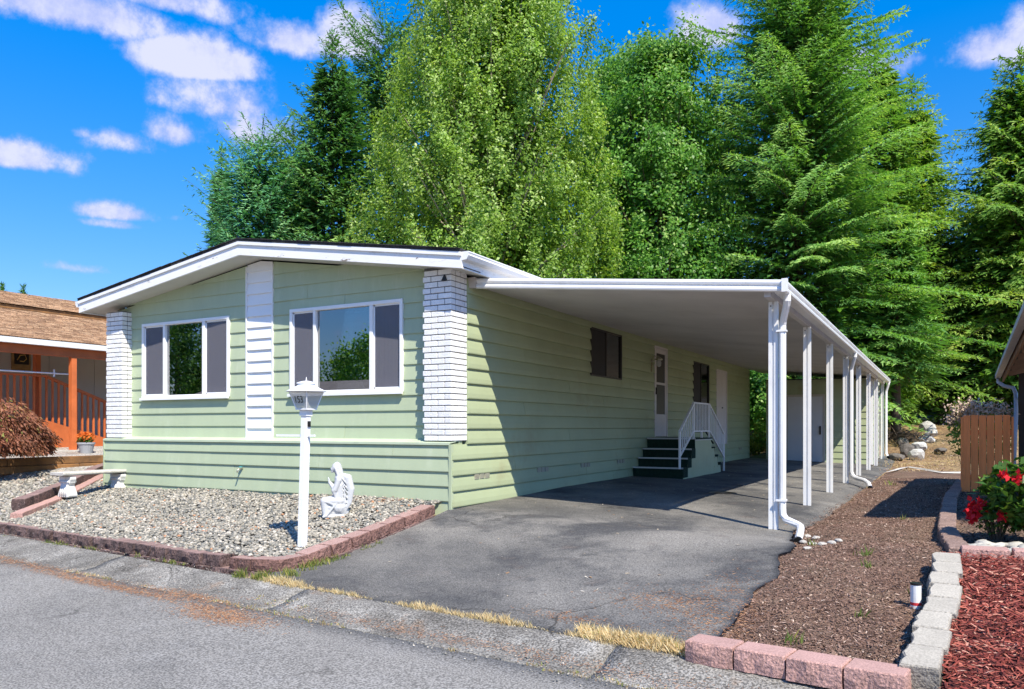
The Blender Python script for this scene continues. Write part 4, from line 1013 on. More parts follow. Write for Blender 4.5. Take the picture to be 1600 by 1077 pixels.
def bedleaf(n):
    a = [(-3.3, -2.1, .55, .2), (-2.2, -2.3, .35, .15), (-1.0, -.6, .3, .08), (-5.6, -1.9, .4, .2)]; P = []
    for x, y, sx, sy in a:
        px_ = RNG.normal(x, sx, n//4); py_ = RNG.normal(y, sy, n//4); P.append(np.stack([px_, py_, Hb(px_, py_)+.035], -1))
    return np.vstack(P)
tag(chips('bed_litter', 420, bedleaf, .02, .05, mat('rust_litter', (.4, .2, .1), .9, .2, 6, attr='tone', attrcols=[(0, (.26, .09, .04)), (.6, (.48, .20, .09)), (1, (.55, .36, .2))]), lambda n: RNG.uniform(0, 1, n), .2, .8), 'rusty dry leaves lying on the gravel', 'leaves', kind='stuff')
def gritpos(n):
    x = RNG.uniform(-6.5, 4.2, n); y = np.where(RNG.uniform(0, 1, n) < .5, -3.42-.105*x+RNG.normal(0, .06, n), -3.97-.093*x+RNG.normal(.03, .09, n))
    return np.stack([x, y, H(x, y)+.010], -1)
tag(link('grit', stones_mesh('grit', 1500, gritpos, .003, .008, M_stone)), 'loose grit gathered along the gutter joints', 'grit', kind='stuff')
# straw and scrub on the dry rise behind
def hillpos(n):
    y = RNG.uniform(10, 40, n); x = RNG.uniform(-4, 12, n); return np.stack([x, y, H(x, y)-.04], -1)
tf = [(random.uniform(3.9, 11), random.uniform(13, 40), random.uniform(.6, 1.5)) for _ in range(700)]+[(random.uniform(-5, 3.5), random.uniform(20, 34), random.uniform(1.2, 2.5)) for _ in range(400)]
blades('hill_grass', tf, M_straw, lambda n: np.clip(RNG.normal(.3, .28, n), 0, 1), 14, .055, .012, .14, 'parched grass on the dry rise behind the carport', lean=.7)
tag(chips('hill_litter', 6000, hillpos, .05, .16, M_chip, lambda n: np.clip(RNG.normal(.5, .3, n), 0, 1), .3, .6), 'bark and twigs strewn over the dry rise', 'litter', kind='stuff')

# ================================================================ LAMP POST
lx, ly = -.37, -2.60; lz = float(Hb(lx, ly))
def P_l(z, dx=0, dy=0):                                        # the post leans a little
    k = (z-lz)*.028; return (lx+k*.88+dx, ly+k*.48+dy, z)
lamp = thing('lamp_post', 'white lamp post with lantern numbered 153 standing in the gravel', 'lamp post', (lx, ly, lz))
MB().tube([P_l(lz-.1), P_l(1.275)], .053, 4).build('post', M_white, lamp, bevel=.006)
MB().tube([P_l(1.20), P_l(1.285)], .066, 4).build('collar', M_white, lamp)
MB().bar(P_l(.995, -.40), P_l(.995, .13), .022, .022).build('crossbar', M_white, lamp)
MB().lathe([(0, -.012), (.014, -.01), (.014, .01), (0, .012)], P_l(.995, -.40), 8).build('bar_end', M_white, lamp)
head = child_empty('lantern', lamp, Vector(P_l(1.28))-wloc(lamp)); hx, hy, _ = P_l(1.36)
def ring4(r, z): return [(hx-r, hy-r, z), (hx+r, hy-r, z), (hx+r, hy+r, z), (hx-r, hy+r, z)]
zb_, zt_ = 1.275, 1.45; rb, rt = .072, .122
MB().box(hx-.078, hx+.078, hy-.078, hy+.078, zb_-.012, zb_).build('lantern_floor', M_white, head)
b4, t4 = ring4(rb, zb_), ring4(rt, zt_)
for i in range(4):
    MB().bar(b4[i], t4[i], .011, .011).build('lantern_corner', M_white, head)
    j = (i+1) % 4
    MB().add([b4[i], b4[j], t4[j], t4[i]], [(0, 1, 2, 3)]).build('pane', M_lampglass, head)
MB().lathe([(.205, 0), (.208, .006), (.15, .034), (.10, .060), (.088, .072), (.086, .084), (.102, .087), (.098, .096), (.04, .112), (.0, .118)], (hx, hy, zt_), 28).build('lamp_shade', M_white, head, smooth=False)
MB().lathe([(.0, .118), (.007, .118), (.004, .150), (0, .158)], (hx, hy, zt_), 8).build('finial', M_whitemetal, head)
MB().lathe([(.020, 0), (.022, .10), (.012, .13), (0, .135)], (hx, hy, zb_), 12).build('bulb', mat('frosted_white', (.75, .75, .72), .4, .02), head, smooth=True)
MB().box(P_l(1.12, .026)[0]+.017, P_l(1.12, .026)[0]+.024, P_l(1.12)[1]-.018, P_l(1.12)[1]+.022, 1.085, 1.145).build('sensor', M_black, head)
# house number in flat black figures on the street-side pane
fc = bpy.data.curves.new('num', 'FONT'); fc.body = '153'; fc.size = .105; fc.align_x = 'CENTER'; fc.extrude = .0008
fo = bpy.data.objects.new('num', fc); COL.objects.link(fo); bpy.context.view_layer.update()
fm = bpy.data.meshes.new_from_object(fo.evaluated_get(bpy.context.evaluated_depsgraph_get())); bpy.data.objects.remove(fo)
fm.name = 'house_number'; fm.materials.clear(); fm.materials.append(M_black)
no = link('house_number', fm, head); tilt_ = math.atan2(rt-rb, zt_-zb_)
no.location = Vector((hx-.010, hy-.0925, 1.335))-wloc(head); no.rotation_euler = (PI/2+tilt_, 0, 0); no.scale = (.80, 1, 1)

# ================================================================ STONE BENCH
bx_, bz_ = -6.62, float(Hb(-6.6, -.85))+.02
bench = thing('garden_bench', 'small white cast stone bench on the gravel by the left corner of the home', 'bench', (bx_, -.84, bz_))
slab = MB().prism([(-.16, 0), (.16, 0), (.175, .015), (.175, .04), (.165, .052), (-.165, .052), (-.175, .04), (-.175, .015)], 'y', 0, 1.24)
slab.v = [(bx_+x, -1.46+y, bz_+.325+z) for x, y, z in slab.v]; slab.build('seat', M_benchtop, bench, bevel=.006)
lp_ = [(-.13, 0), (-.145, .03), (-.13, .09), (-.10, .15), (-.095, .19), (-.125, .215), (-.135, .25), (-.15, .28), (-.15, .325), (.15, .325), (.15, .28), (.135, .25), (.125, .215), (.095, .19), (.10, .15), (.13, .09), (.145, .03), (.13, 0)]
for y in (-1.28, -.42):
    m = MB().prism(lp_, 'y', -.05, .05); m.v = [(bx_+a, y+b*(1.0+1.2*max(0, (.22-c)/.22)*.5), bz_-.02+c) for a, b, c in m.v]
    leg = m.build('leg', M_bench, bench, bevel=.008)
    for s in (-1, 1):                                          # scrolls and acanthus ribs in relief
        for k in range(4):
            xx = bx_+(-.075+.05*k); MB().tube([(xx*1.0, y+s*.075, bz_+.0), (xx, y+s*.068, bz_+.08), (xx, y+s*.055, bz_+.17)], [.016, .018, .010], 6).build('rib', M_bench, leg, True)
        MB().tube([(bx_-.12, y+s*.05, bz_+.225), (bx_+.12, y+s*.05, bz_+.225)], .022, 8).build('scroll', M_bench, leg, True)

# ================================================================ KNEELING ANGEL STATUE
def blob_mesh(caps, name, mt, voxel=.008, smooth_it=3):
    """caps: (p, q, rp, rq, squashY). Union of tapered capsules, voxel-remeshed into one continuous skin"""
    V, Fc = [], []; b0 = bmesh.new(); bmesh.ops.create_icosphere(b0, subdivisions=2, radius=1)
    iv = np.array([tuple(q.co) for q in b0.verts]); jf = np.array([[q.index for q in p_.verts] for p_ in b0.faces]); b0.free(); nv = 0
    for c in caps:
        p, q, r0, r1 = Vector(c[0]), Vector(c[1]), c[2], c[3]; sq = c[4] if len(c) > 4 else (1, 1, 1)
        n = max(2, int((q-p).length/(min(r0, r1)*.45))+1)
        for i in range(n):
            t = i/(n-1); r = r0+(r1-r0)*t; ct = p.lerp(q, t)
            V.append(iv*np.array((r*sq[0], r*sq[1], r*sq[2]))+np.array(tuple(ct))); Fc.append(jf+nv); nv += len(iv)
    me = raw_mesh(name, np.vstack(V), np.vstack(Fc))
    o = bpy.data.objects.new(name, me); COL.objects.link(o)
    md = o.modifiers.new('r', 'REMESH'); md.mode = 'VOXEL'; md.voxel_size = voxel; md.use_smooth_shade = True
    ms = o.modifiers.new('s', 'SMOOTH'); ms.factor = .5; ms.iterations = smooth_it
    bpy.context.view_layer.update()
    r = bpy.data.meshes.new_from_object(o.evaluated_get(bpy.context.evaluated_depsgraph_get())); bpy.data.objects.remove(o)
    r.name = name; r.materials.clear(); r.materials.append(mt); r.shade_smooth(); return r
sx_, sy_ = -1.03, -1.36; sz_ = float(Hb(sx_, sy_))
ang = thing('angel_statue', 'white kneeling angel statue with folded wings praying on the gravel', 'statue', (sx_, sy_, sz_)); ang.rotation_euler = (0, 0, math.radians(38))
# local: faces -x, up z
body = [((.045, 0, .20), (.055, 0, .40), .088, .070, (1, 1.1, 1)), ((-.06, 0, .12), (.06, 0, .13), .085, .10), ((-.09, 0, .05), (.10, 0, .05), .06, .06), ((.055, 0, .40), (.045, 0, .475), .074, .058, (.9, 1.25, .9)),
        ((.038, 0, .50), (.02, 0, .56), .030, .028), ((.008, 0, .598), (.012, 0, .61), .050, .052, (1, .86, 1.12)),
        ((-.018, 0, .575), (-.026, 0, .585), .026, .030, (.9, .85, 1.1)), ((-.048, 0, .592), (-.044, 0, .60), .009, .007), ((-.040, 0, .573), (-.039, 0, .573), .011, .011, (.8, 1.3, .6)),
        ((-.034, 0, .552), (-.030, 0, .555), .015, .016, (1, 1.1, .8)),
        # hair falling back
        ((.025, 0, .625), (.055, 0, .56), .052, .045, (1, .95, 1)), ((.055, .0, .56), (.085, 0, .47), .043, .035, (1, 1.15, 1)), ((.01, .040, .60), (.045, .045, .49), .018, .016), ((.01, -.040, .60), (.045, -.045, .49), .018, .016),
        # upper arms, forearms
        ((.05, .085, .455), (.005, .088, .34), .036, .032), ((.05, -.085, .455), (.005, -.088, .34), .036, .032),
        ((.005, .085, .335), (-.062, .018, .425), .032, .020), ((.005, -.085, .335), (-.062, -.018, .425), .032, .020),
        ((-.01, .085, .33), (.01, .085, .25), .030, .014), ((-.01, -.085, .33), (.01, -.085, .25), .030, .014),
        ((-.064, .008, .43), (-.080, .006, .485), .015, .009, (1, .7, 1)), ((-.064, -.008, .43), (-.080, -.006, .485), .015, .009, (1, .7, 1)),
        # raised knee under the robe, fall of cloth
        ((.05, -.04, .20), (-.125, -.045, .205), .075, .048), ((-.125, -.045, .20), (-.105, -.045, .03), .050, .045), ((.04, .05, .18), (-.05, .055, .06), .075, .06),
        ((-.05, .05, .05), (.12, .05, .045), .055, .05), ((.05, -.03, .12), (.10, -.01, .05), .09, .06), ((-.08, -.02, .06), (.04, -.01, .06), .07, .07),
        ((.09, 0, .28), (.12, 0, .06), .06, .05)]
for k in range(6):
    y0 = -.085+.022*k; body.append(((.04-.01*k, y0-.01, .20), (-.10+.028*k, y0-.03+.004*k, .02), .012, .014))
for k in range(5):
    a = k/4; body.append(((-.12+.02*k, -.088, .20-.03*a), (.07, -.10, .10-.05*a+.04), .009, .010))
body += [((-.13, -.10, .015), (.11, -.075, .015), .018, .018), ((-.12, .06, .015), (.12, .07, .015), .02, .02)]
for k in range(5): body.append(((.0+.022*k, -.078-.004*k, .40), (.02+.016*k, -.088, .25), .007, .008))
link('figure', blob_mesh(body, 'figure', M_statue, .0065), ang)
for s in (-1, 1):
    w = [((.09, s*.030, .51), (.160, s*.050, .48), .032, .042, (1, .55, 1)), ((.160, s*.050, .48), (.195, s*.060, .34), .044, .042, (1, .5, 1)), ((.195, s*.060, .34), (.175, s*.055, .18), .042, .030, (1, .5, 1)), ((.175, s*.055, .18), (.105, s*.045, .04), .030, .014, (1, .5, 1)),
         ((.11, s*.03, .44), (.11, s*.035, .25), .028, .03, (1, .4, 1))]
    for k in range(7):
        z1 = .48-.05*k; w.append(((.085+.006*k, s*(.055+.002*k), z1), (.165-.012*max(0, k-2), s*.066, z1-.10), .010, .008, (1, .6, 1)))
    link('wing', blob_mesh(w, 'wing', M_statue, .006, 2), ang)

# ================================================================ SMALL THINGS ON THE RIGHT
wp = thing('white_pipe_stub', 'short white pipe with black cap beside the tan edging blocks', 'pipe', (5.31, -2.52, Hs(5.3, -2.5)))
hz = Hs(5.3, -2.5)
MB().lathe([(.035, -.02), (.035, .175), (.0, .175)], (5.31, -2.52, hz), 16).build('tube', M_whitemetal, wp)
MB().lathe([(.0, .176), (.037, .176), (.037, .19), (.0, .192)], (5.31, -2.52, hz), 16).build('cap', M_black, wp)
MB().lathe([(.0356, .035), (.0356, .055)], (5.31, -2.52, hz), 16).build('red_band', mat('red_print', (.6, .04, .05), .5), wp)
def rock_mesh(r, seed, sub=2):
    b = bmesh.new(); bmesh.ops.create_icosphere(b, subdivisions=sub, radius=1); o = Vector((seed*3.1, seed*1.7, 0))
    for v_ in b.verts:
        d = 1+.32*noise.noise(v_.co*1.3+o)+.13*noise.noise(v_.co*3.2+o); v_.co = Vector((v_.co.x*r[0], v_.co.y*r[1], v_.co.z*r[2]))*d
    me = bpy.data.meshes.new('rock'); b.to_mesh(me); b.free(); return me
def rock(x, y, r, mt, label, seed, z=None, group=None, cat='rock', name='rock'):
    me = rock_mesh(r, seed); me.materials.append(mt); o = link(name, me, None, (x, y, (float(Hm(x, y)) if z is None else z)+r[2]*.45)); o.rotation_euler = (0, 0, seed*1.3)
    return tag(o, label, cat, group)
GR = 'rocks set on the dry rise'
def rpx(px, py, d=None):
    # a point of the ground below a picture position, for placing by eye
    r = Vector((-math.sin(YAW), math.cos(YAW), 0))+Vector((math.cos(YAW), math.sin(YAW), 0))*(px-800)/F_PX+Vector((0, 0, 1))*(HZ-py)/F_PX
    t = 1.0
    while t < 200:
        p = CAM+r*t
        if p.z <= Hs(p.x, p.y): return p.x, p.y, p.z
        t += .05
    return p.x, p.y, p.z
ROCKS = [(1432, 716, (.26, .26, .22), M_rock, 'round pale rock, lowest of the white rock line behind the carport'),
         (1436, 702, (.30, .26, .20), M_rock, 'flat pale rock second from the bottom of the white rock line'),
         (1448, 690, (.30, .24, .16), M_rock, 'low whitish rock in the middle of the white rock line'),
         (1455, 681, (.34, .26, .24), M_rock, 'pale lumpy rock just below the top of the white rock line'),
         (1449, 674, (.32, .26, .30), M_rock, 'tall whitish rock at the top of the white rock line'),
         (1417, 712, (.24, .24, .30), M_rockdark, 'upright dark rock left of the lowest white rock'),
         (1400, 717, (.34, .2, .12), M_rockdark, 'flat grey rock beside the far downspout'),
         (1411, 695, (.22, .2, .18), M_rockdark, 'small dark rock under the brush pile'),
         (1470, 706, (.42, .2, .10), M_rockdark, 'flat dark rock right of the white rock line')]
for i, (a, b_, r, mt_, lb) in enumerate(ROCKS):
    x, y, z = rpx(a, b_); rock(x, y, r, mt_, lb, i+3, z=z, group=GR)
# brush pile
x, y, z = rpx(1408, 690); bp_ = MB()
for k in range(90):
    a = random.uniform(0, 2*PI); r_ = random.uniform(0, .9); L = random.uniform(.3, .9); e = random.uniform(-.2, .5)
    p = Vector((x+r_*math.cos(a), y+r_*math.sin(a)*.6, z+random.uniform(.02, .35)*(1-r_*.6))); q = p+Vector((math.cos(a+1.2)*L, math.sin(a+1.2)*L*.6, e*L))
    bp_.tube([p, (p+q)/2+Vector((0, 0, .05)), q], [.025, .018, .006], 4)
tag(bp_.build('brush_pile', M_bark, None), 'tangled pile of dark dead branches on the dry rise', 'brush pile', kind='stuff')
# torn pale ground cloth across the strip
cl = MB(); pts = [rpx(a, b_) for a, b_ in ((1384, 741), (1402, 737), (1420, 733), (1445, 738), (1470, 742), (1500, 743))]
vs = []
for i, (x, y, z) in enumerate(pts):
    w = (.16, .28, .12, .07, .08, .04)[i]; vs += [(x, y-w, z+.05), (x+.03, y, z+.07+.02*(i % 2)), (x, y+w, z+.05)]
fs = [(3*i+j, 3*(i+1)+j, 3*(i+1)+j+1, 3*i+j+1) for i in range(len(pts)-1) for j in range(2)]
tag(cl.add(vs, fs).build('ground_cloth', mat('torn_cloth', (.55, .53, .48), .9, .25, 8), None), 'torn strip of pale ground cloth showing through the far mulch', 'ground cloth')
for i, (a, b_) in enumerate(((1270, 850), (1255, 846), (1285, 853), (1300, 852), (1262, 838), (1275, 842), (1262, 858), (1310, 850))):
    x, y, z = rpx(a, b_); rock(x, y, (random.uniform(.03, .055), random.uniform(.03, .05), .022), mat('splash_stone', (.42, .40, .36), .8, .2, 9), ['pebble nearest the black outlet of the front downspout', 'pebble just left of the pipe outlet in the splash patch', 'pebble at the middle of the splash patch', 'pebble at the right part of the splash patch', 'topmost pebble above the splash patch', 'pebble in the upper middle of the splash patch', 'lowest pebble under the pipe outlet', 'rightmost pebble of the splash patch'][i], 60+i, group='pebbles under the front downspout', cat='pebble', name='pebble')
# river stones in the corner of the dark bed
rs = thing('river_stones', 'patch of smooth pale river stones in front of the rose bush', 'stones', (6.0, -.7, 0))
sm = []
for k in range(4):
    me = rock_mesh((.075, .05, .028), 30+k, 2); me.materials.append(M_river); me.shade_smooth(); sm.append(me)
for k in range(95):
    x = random.uniform(5.62, 7.3); y = random.uniform(-.95, -.15+.1*math.sin(x*4)); o = link('stone', random.choice(sm), rs)
    o.location = Vector((x, y, Hs(x, y)+.075+random.uniform(0, .03)))-wloc(rs); o.rotation_euler = (random.uniform(-.2, .2), random.uniform(-.2, .2), random.uniform(0, PI)); s = random.uniform(.7, 1.35); o.scale = (s, s, s)
# small weeds
blades('mulch_weeds', [(rpx(a, b_)[0], rpx(a, b_)[1], s) for a, b_, s in ((1348, 872, 1.1), (1361, 892, 1.0), (1430, 932, .9), (1411, 815, .9), (1492, 960, 1.4), (1510, 925, 1.2), (1505, 942, 1.0), (1480, 960, .9), (1345, 970, .9), (1235, 1010, 1.0), (1393, 760, 1.2), (1270, 853, .8))], M_weed, lambda n: RNG.uniform(.1, .9, n), 20, .10, .012, .035, 'small green weeds dotted over the mulch')
# drain cover in the drive
x, y, z = 2.35, 4.0, Hs(2.35, 4.0)
dc = thing('drain_cover', 'round dark drain cover set in the shaded driveway', 'drain cover', (x, y, z))
MB().lathe([(.0, .012), (.20, .012), (.24, .008), (.26, -.01)], (x, y, z), 20).build('lid', M_black, dc)

# ================================================================ GATE, RIGHT NEIGHBOUR
gt = thing('wooden_gate', 'orange brown stained board gate at the end of the dark garden bed', 'gate', (6.1, 6.35, 0))
for k in range(6):
    x0 = 5.79+k*.112; MB().box(x0, x0+.103, 6.33, 6.352, -.03+random.uniform(-.005, .005), 1.28+random.uniform(-.004, .006)).build('board', M_gate, gt, bevel=.002)
MB().box(5.755, 5.788, 6.325, 6.415, -.03, 1.25).build('gate_post', M_gate, gt)
MB().box(6.47, 6.50, 6.325, 6.415, -.03, 1.25).build('gate_post', M_gate, gt)
for z in (.2, .95): MB().box(5.79, 6.47, 6.353, 6.39, z, z+.09).build('rail', M_gate, gt)
nc = thing('neighbour_carport', 'brown edged carport roof of the home on the right with white gutter', 'carport', (7.5, 5, 0))
E0 = Vector((6.30, .85, 2.35)); E1 = Vector((6.46, 9.0, 2.03)); up = Vector((4.5, 0, 1.15))
A, B, Cc, D = E0, E1, E1+up, E0+up
def slabq(m, q, t):
    q = [Vector(a) for a in q]; return m.add(q+[a+Vector((0, 0, t)) for a in q], [(3, 2, 1, 0), (4, 5, 6, 7), (0, 1, 5, 4), (1, 2, 6, 5), (2, 3, 7, 6), (3, 0, 4, 7)])
slabq(MB(), (A+Vector((.02, 0, .03)), B+Vector((.02, 0, .03)), Cc+Vector((0, 0, .03)), D+Vector((0, 0, .03))), .07).build('roof', mat('grey_shingle', (.13, .125, .12), .95, .25, 3, fine=.4, fscale=30), nc)
for k in range(9):
    a = A.lerp(B, (k+.3)/9.3); MB().bar(a+Vector((.10, 0, -.01)), a+up+Vector((0, 0, -.03)), .04, .09).build('rafter', mat('raw_rafter', (.26, .17, .12), .85, .3, 5, stretch=(1, 8, 1)), nc)
MB().bar(A+Vector((.05, 0, -.01)), B+Vector((.05, 0, -.01)), .03, .12).build('eave_board', mat('rafter_board', (.32, .20, .13), .85, .2, 5), nc)
g_ = MB()
for (ox, oz) in ((0, 0),):
    g_.bar(A+Vector((-.035, 0, .03)), B+Vector((-.035, 0, .03)), .09, .075)
g_.build('gutter', mat('aged_white_gutter', (.52, .53, .53), .45, .1, 4), nc)
m_dn = mat('grey_white_pipe', (.45, .47, .52), .4, .08, 4)
MB().tube([E1+Vector((-.03, -.05, 0)), E1+Vector((-.03, -.06, -.08)), E1+Vector((.06, -.1, -.16)), E1+Vector((.20, -.2, -.20)), E1+Vector((.24, -.25, -.32)), Vector((6.62, 7.6, 1.3)), Vector((6.56, 7.4, .0))], .036, 8).build('downspout', m_dn, nc, True)
MB().box(6.72, 6.82, 8.35, 8.45, -.1, 2.15).build('post', mat('dark_post', (.05, .04, .035), .8), nc)
MB().box(6.72, 6.82, 1.2, 1.3, -.1, 2.4).build('post', mat('dark_post', (.05, .04, .035), .8), nc)
for k in range(14):
    MB().box(6.86+k*.125, 6.86+k*.125+.12, 9.4, 9.42, 0, 1.05).build('screen_board', mat('weathered_board', (.10, .085, .07), .9, .2, 5, rnd=.2), nc)
hb = thing('hanging_planter', 'grey planter hanging under the eave of the carport on the right', 'planter', (6.98, 8.9, 1.2))
MB().prism([(-.17, 0), (.17, 0), (.21, .17), (-.21, .17)], 'y', -.11, .11)
m = MB().prism([(-.17, 0), (.17, 0), (.21, .17), (-.21, .17)], 'y', -.11, .11); m.v = [(a+6.98, b+8.9, c+1.15) for a, b, c in m.v]; m.build('box', M_pot, hb)
MB().bar((6.80, 8.9, 1.34), (7.2, 8.9, 1.34), .03, .03).build('rim_bar', M_black, hb)

# ================================================================ LEFT NEIGHBOUR
nb = thing('neighbour_home', 'beige panelled home on the left with orange porch posts and brown shingle roof', 'house', (-14, 3, .4))
MB().box(-20.5, -14.3, -2.5, 16, .3, 3.55).build('wall', mat('far_wall', (.42, .40, .36), .8), nb)
for k in range(26):
    MB().box(-14.3, -14.26, -2.5+k*.6, -2.5+k*.6+.588, .4, 3.4).build('wall_panel', M_nbwall, nb)
MB().box(-14.259, -14.22, .55, 1.45, 1.2, 3.15).build('door', mat('cream_door', (.62, .60, .55), .6), nb)
MB().box(-14.259, -14.20, .45, .545, 1.2, 3.2).build('door_frame', mat('frame_white', (.6, .58, .54), .6), nb)
MB().box(-14.259, -14.20, 1.455, 1.55, 1.2, 3.2).build('door_frame', mat('frame_white', (.6, .58, .54), .6), nb)
sg = MB().box(-14.255, -14.22, 1.98, 2.42, 2.48, 3.0).build('plaque', mat('plaque_gold', (.30, .19, .07), .5, .3, 6), nb)
MB().box(-14.219, -14.205, 2.03, 2.37, 2.62, 2.95).build('plaque_face', mat('plaque_black', (.02, .018, .015), .5), sg)
bz = MB().tube([(-14.20, 2.09, 2.72), (-14.20, 2.16, 2.84), (-14.20, 2.27, 2.86), (-14.20, 2.31, 2.76), (-14.20, 2.24, 2.69), (-14.20, 2.15, 2.70)], .012, 6); bz.build('plaque_motif', mat('gold', (.55, .36, .10), .4), sg)
MB().box(-14.3, -12.0, -2.5, 14, .25, .56).build('porch_slab', M_concrete, nb)
MB().box(-14.25, -13.0, -2.5, 2.1, .56, 1.22).build('deck', M_rust, nb)
def shingle_plane(name, xe, ze, xr, zr, y0, y1, parent):
    n = int(math.hypot(xr-xe, zr-ze)/.145); V = []; Fq = []; T = []
    for k in range(n):
        t0, t1 = k/n, (k+1.12)/n; y = y0-random.uniform(0, .3)
        while y < y1:
            w = random.choice((.16, .2, .26, .3)); lf = random.choice((.008, .012, .018)); n0 = len(V)
            a = (xe+(xr-xe)*t0, ze+(zr-ze)*t0+lf+.006); b = (xe+(xr-xe)*t1, ze+(zr-ze)*t1+.004)
            V += [(a[0], y, a[1]), (a[0], y+w-.006, a[1]), (b[0], y+w-.006, b[1]), (b[0], y, b[1]), (a[0], y, a[1]-lf), (a[0], y+w-.006, a[1]-lf)]
            Fq += [(n0, n0+1, n0+2, n0+3), (n0+4, n0+5, n0+1, n0)]; T += [random.random()]*6; y += w
    o = link(name, raw_mesh(name, np.array(V)-np.array(wloc(parent)), Fq, M_shingle, T), parent); return tag(o, kind='stuff')
MB().prism([(-11.98, 3.03), (-16.3, 4.28), (-16.3, 4.20), (-11.98, 2.95)], 'y', -.9, 13).build('porch_roof', M_timber, nb)
shingle_plane('porch_shingles', -11.95, 3.035, -16.2, 4.27, -.9, 13, nb)
MB().prism([(-15.9, 4.30), (-18.6, 5.05), (-21.3, 4.25), (-21.3, 4.1), (-18.6, 4.95), (-15.9, 4.20)], 'y', -1.2, 13.4).build('main_roof', M_timber, nb)
shingle_plane('main_shingles', -15.85, 4.315, -18.6, 5.08, -1.2, 13.4, nb)
MB().box(-12.08, -11.93, -.9, 13, 2.90, 3.02).build('gutter', M_whitemetal, nb)
MB().box(-11.99, -11.925, -6, 13, 2.935, 2.95).build('gutter_shadow_line', M_black, nb)if False else None
MB().box(-12.20, -12.09, -.9, 13, 2.70, 2.93).build('beam', M_rust, nb)
for y in (-.7, 2.2, 7.4): MB().box(-12.20, -12.08, y-.06, y+.06, .50, 2.699).build('porch_post', M_rust, nb)
MB().box(-13.30, -13.18, 1.95, 2.07, .56, 2.95).build('porch_post', M_rust, nb)
rl = child_empty('porch_railing', nb)
MB().bar((-13, -2.5, 2.29), (-13, 2.06, 2.29), .09, .045).build('handrail', M_rust, rl)
MB().bar((-13, 2.06, 2.29), (-13, 6.4, .66), .09, .06).build('handrail', M_rust, rl)
for k in range(60):
    y = -2.4+k*.145
    zt_ = 2.27 if y < 2.06 else 2.27-(y-2.06)*.3756; zb_ = 1.22 if y < 2.06 else max(.56, 1.22-(y-2.06)*.3)
    if zt_-zb_ > .1: MB().box(-13.02, -12.98, y-.02, y+.02, zb_, zt_).build('baluster', M_rust, rl)
MB().prism([(-2.5, .56), (6.2, .56), (4.2, .62), (2.06, 1.25), (-2.5, 1.25)], 'x', -12.975, -12.95).build('ramp_skirt', M_rust, nb)
MB().tube([(-12.5, -2.4, 2.32), (-12.5, 2.35, 2.33)], .018, 8).build('clothes_rod', M_white, nb)
MB().bar((-12.5, 1.98, 2.25), (-12.5, 1.98, 2.42), .03, .03).build('rod_bracket', M_white, nb)
pt = thing('potted_plant', 'grey pot of orange flowers at the foot of the orange porch post', 'potted plant', (-11.55, 2.15, .50)); c0 = (-11.55, 2.15, .47)
MB().lathe([(.12, 0), (.17, .23), (.185, .23), (.185, .27), (.15, .27), (.14, .22)], c0, 18).build('pot', M_pot, pt)
def leaf_cloud(n, c, r, size, rng=RNG, tone=(.5, .25), flat=1.0, up=.3, asp=.5, quad=True):
    d = rng.normal(0, 1, (n, 3)); d /= np.linalg.norm(d, axis=1)[:, None]; rad = rng.uniform(.3, 1, n)**.5
    p = np.array(c)+d*rad[:, None]*np.array(r)
    return p
LFV = np.array([(0, 0, 0), (.30, .42, .10), (0, 1.0, 0), (-.30, .42, .10)]); LFF = np.array([(0, 1, 2, 3)])
def leaves_obj(name, P, size, mt, parent=None, tone=None, tilt=.8, aspect=1.0, rot=None):
    n = len(P); S = RNG.uniform(.6, 1.3, n)*size; s = np.stack([S*aspect, S, S], -1)
    tone = np.clip(RNG.normal(.5, .22, n), 0, 1) if tone is None else tone
    R_ = rand_rot(n, tilt) if rot is None else rot
    off = np.array(wloc(parent)) if parent else 0
    v, f, t = scatter(LFV, LFF, P-off, R_, s, tone)
    return link(name, raw_mesh(name, v, f, mt, t), parent)
leaves_obj('foliage', leaf_cloud(260, (-11.55, 2.15, .80), (.17, .17, .12), 1), .06, ML_rose, pt)
fl_ = leaves_obj('flowers', leaf_cloud(300, (-11.55, 2.15, .87), (.20, .20, .11), 1), .055, M_petalo, pt, tone=RNG.uniform(0, 1, 300)); tag(fl_, kind='stuff')
# laceleaf maple shrub
mp_ = thing('maple_shrub', 'rounded red laceleaf maple shrub beside the timber edging', 'shrub', (-10.25, -.55, .33)); c = np.array((-10.25, -.55, .33))
tm = MB(); P = []; Rr = []
for k in range(16):
    a = k*2.4; L = random.uniform(.6, 1.05); q = [c+(0, 0, 0), c+np.array((.10*math.cos(a), .10*math.sin(a), .55)), c+np.array((L*.5*math.cos(a), L*.5*math.sin(a), 1.05)), c+np.array((L*math.cos(a), L*math.sin(a), .85))]
    tm.tube([tuple(t) for t in q], [.035, .025, .014, .005], 5)
tm.build('stems', M_bark, mp_, True)
n = 24000; th = RNG.uniform(0, 2*PI, n); h = RNG.uniform(0, 1, n); layer = RNG.uniform(.62, 1.0, n)+.10*np.sin(th*5+h*9)+.05*np.sin(th*13)
rr = np.sqrt(np.clip(1-h**2, 0, 1))*1.02*layer; zz = .25+(h*1.0)*layer
P = np.stack([c[0]+rr*np.cos(th), c[1]+rr*np.sin(th), c[2]+zz], -1)
ax_ = np.stack([np.cos(th)*.75+RNG.normal(0, .3, n), np.sin(th)*.75+RNG.normal(0, .3, n), -.75*np.ones(n)+RNG.normal(0, .25, n)], -1); ax_ /= np.linalg.norm(ax_, axis=1)[:, None]
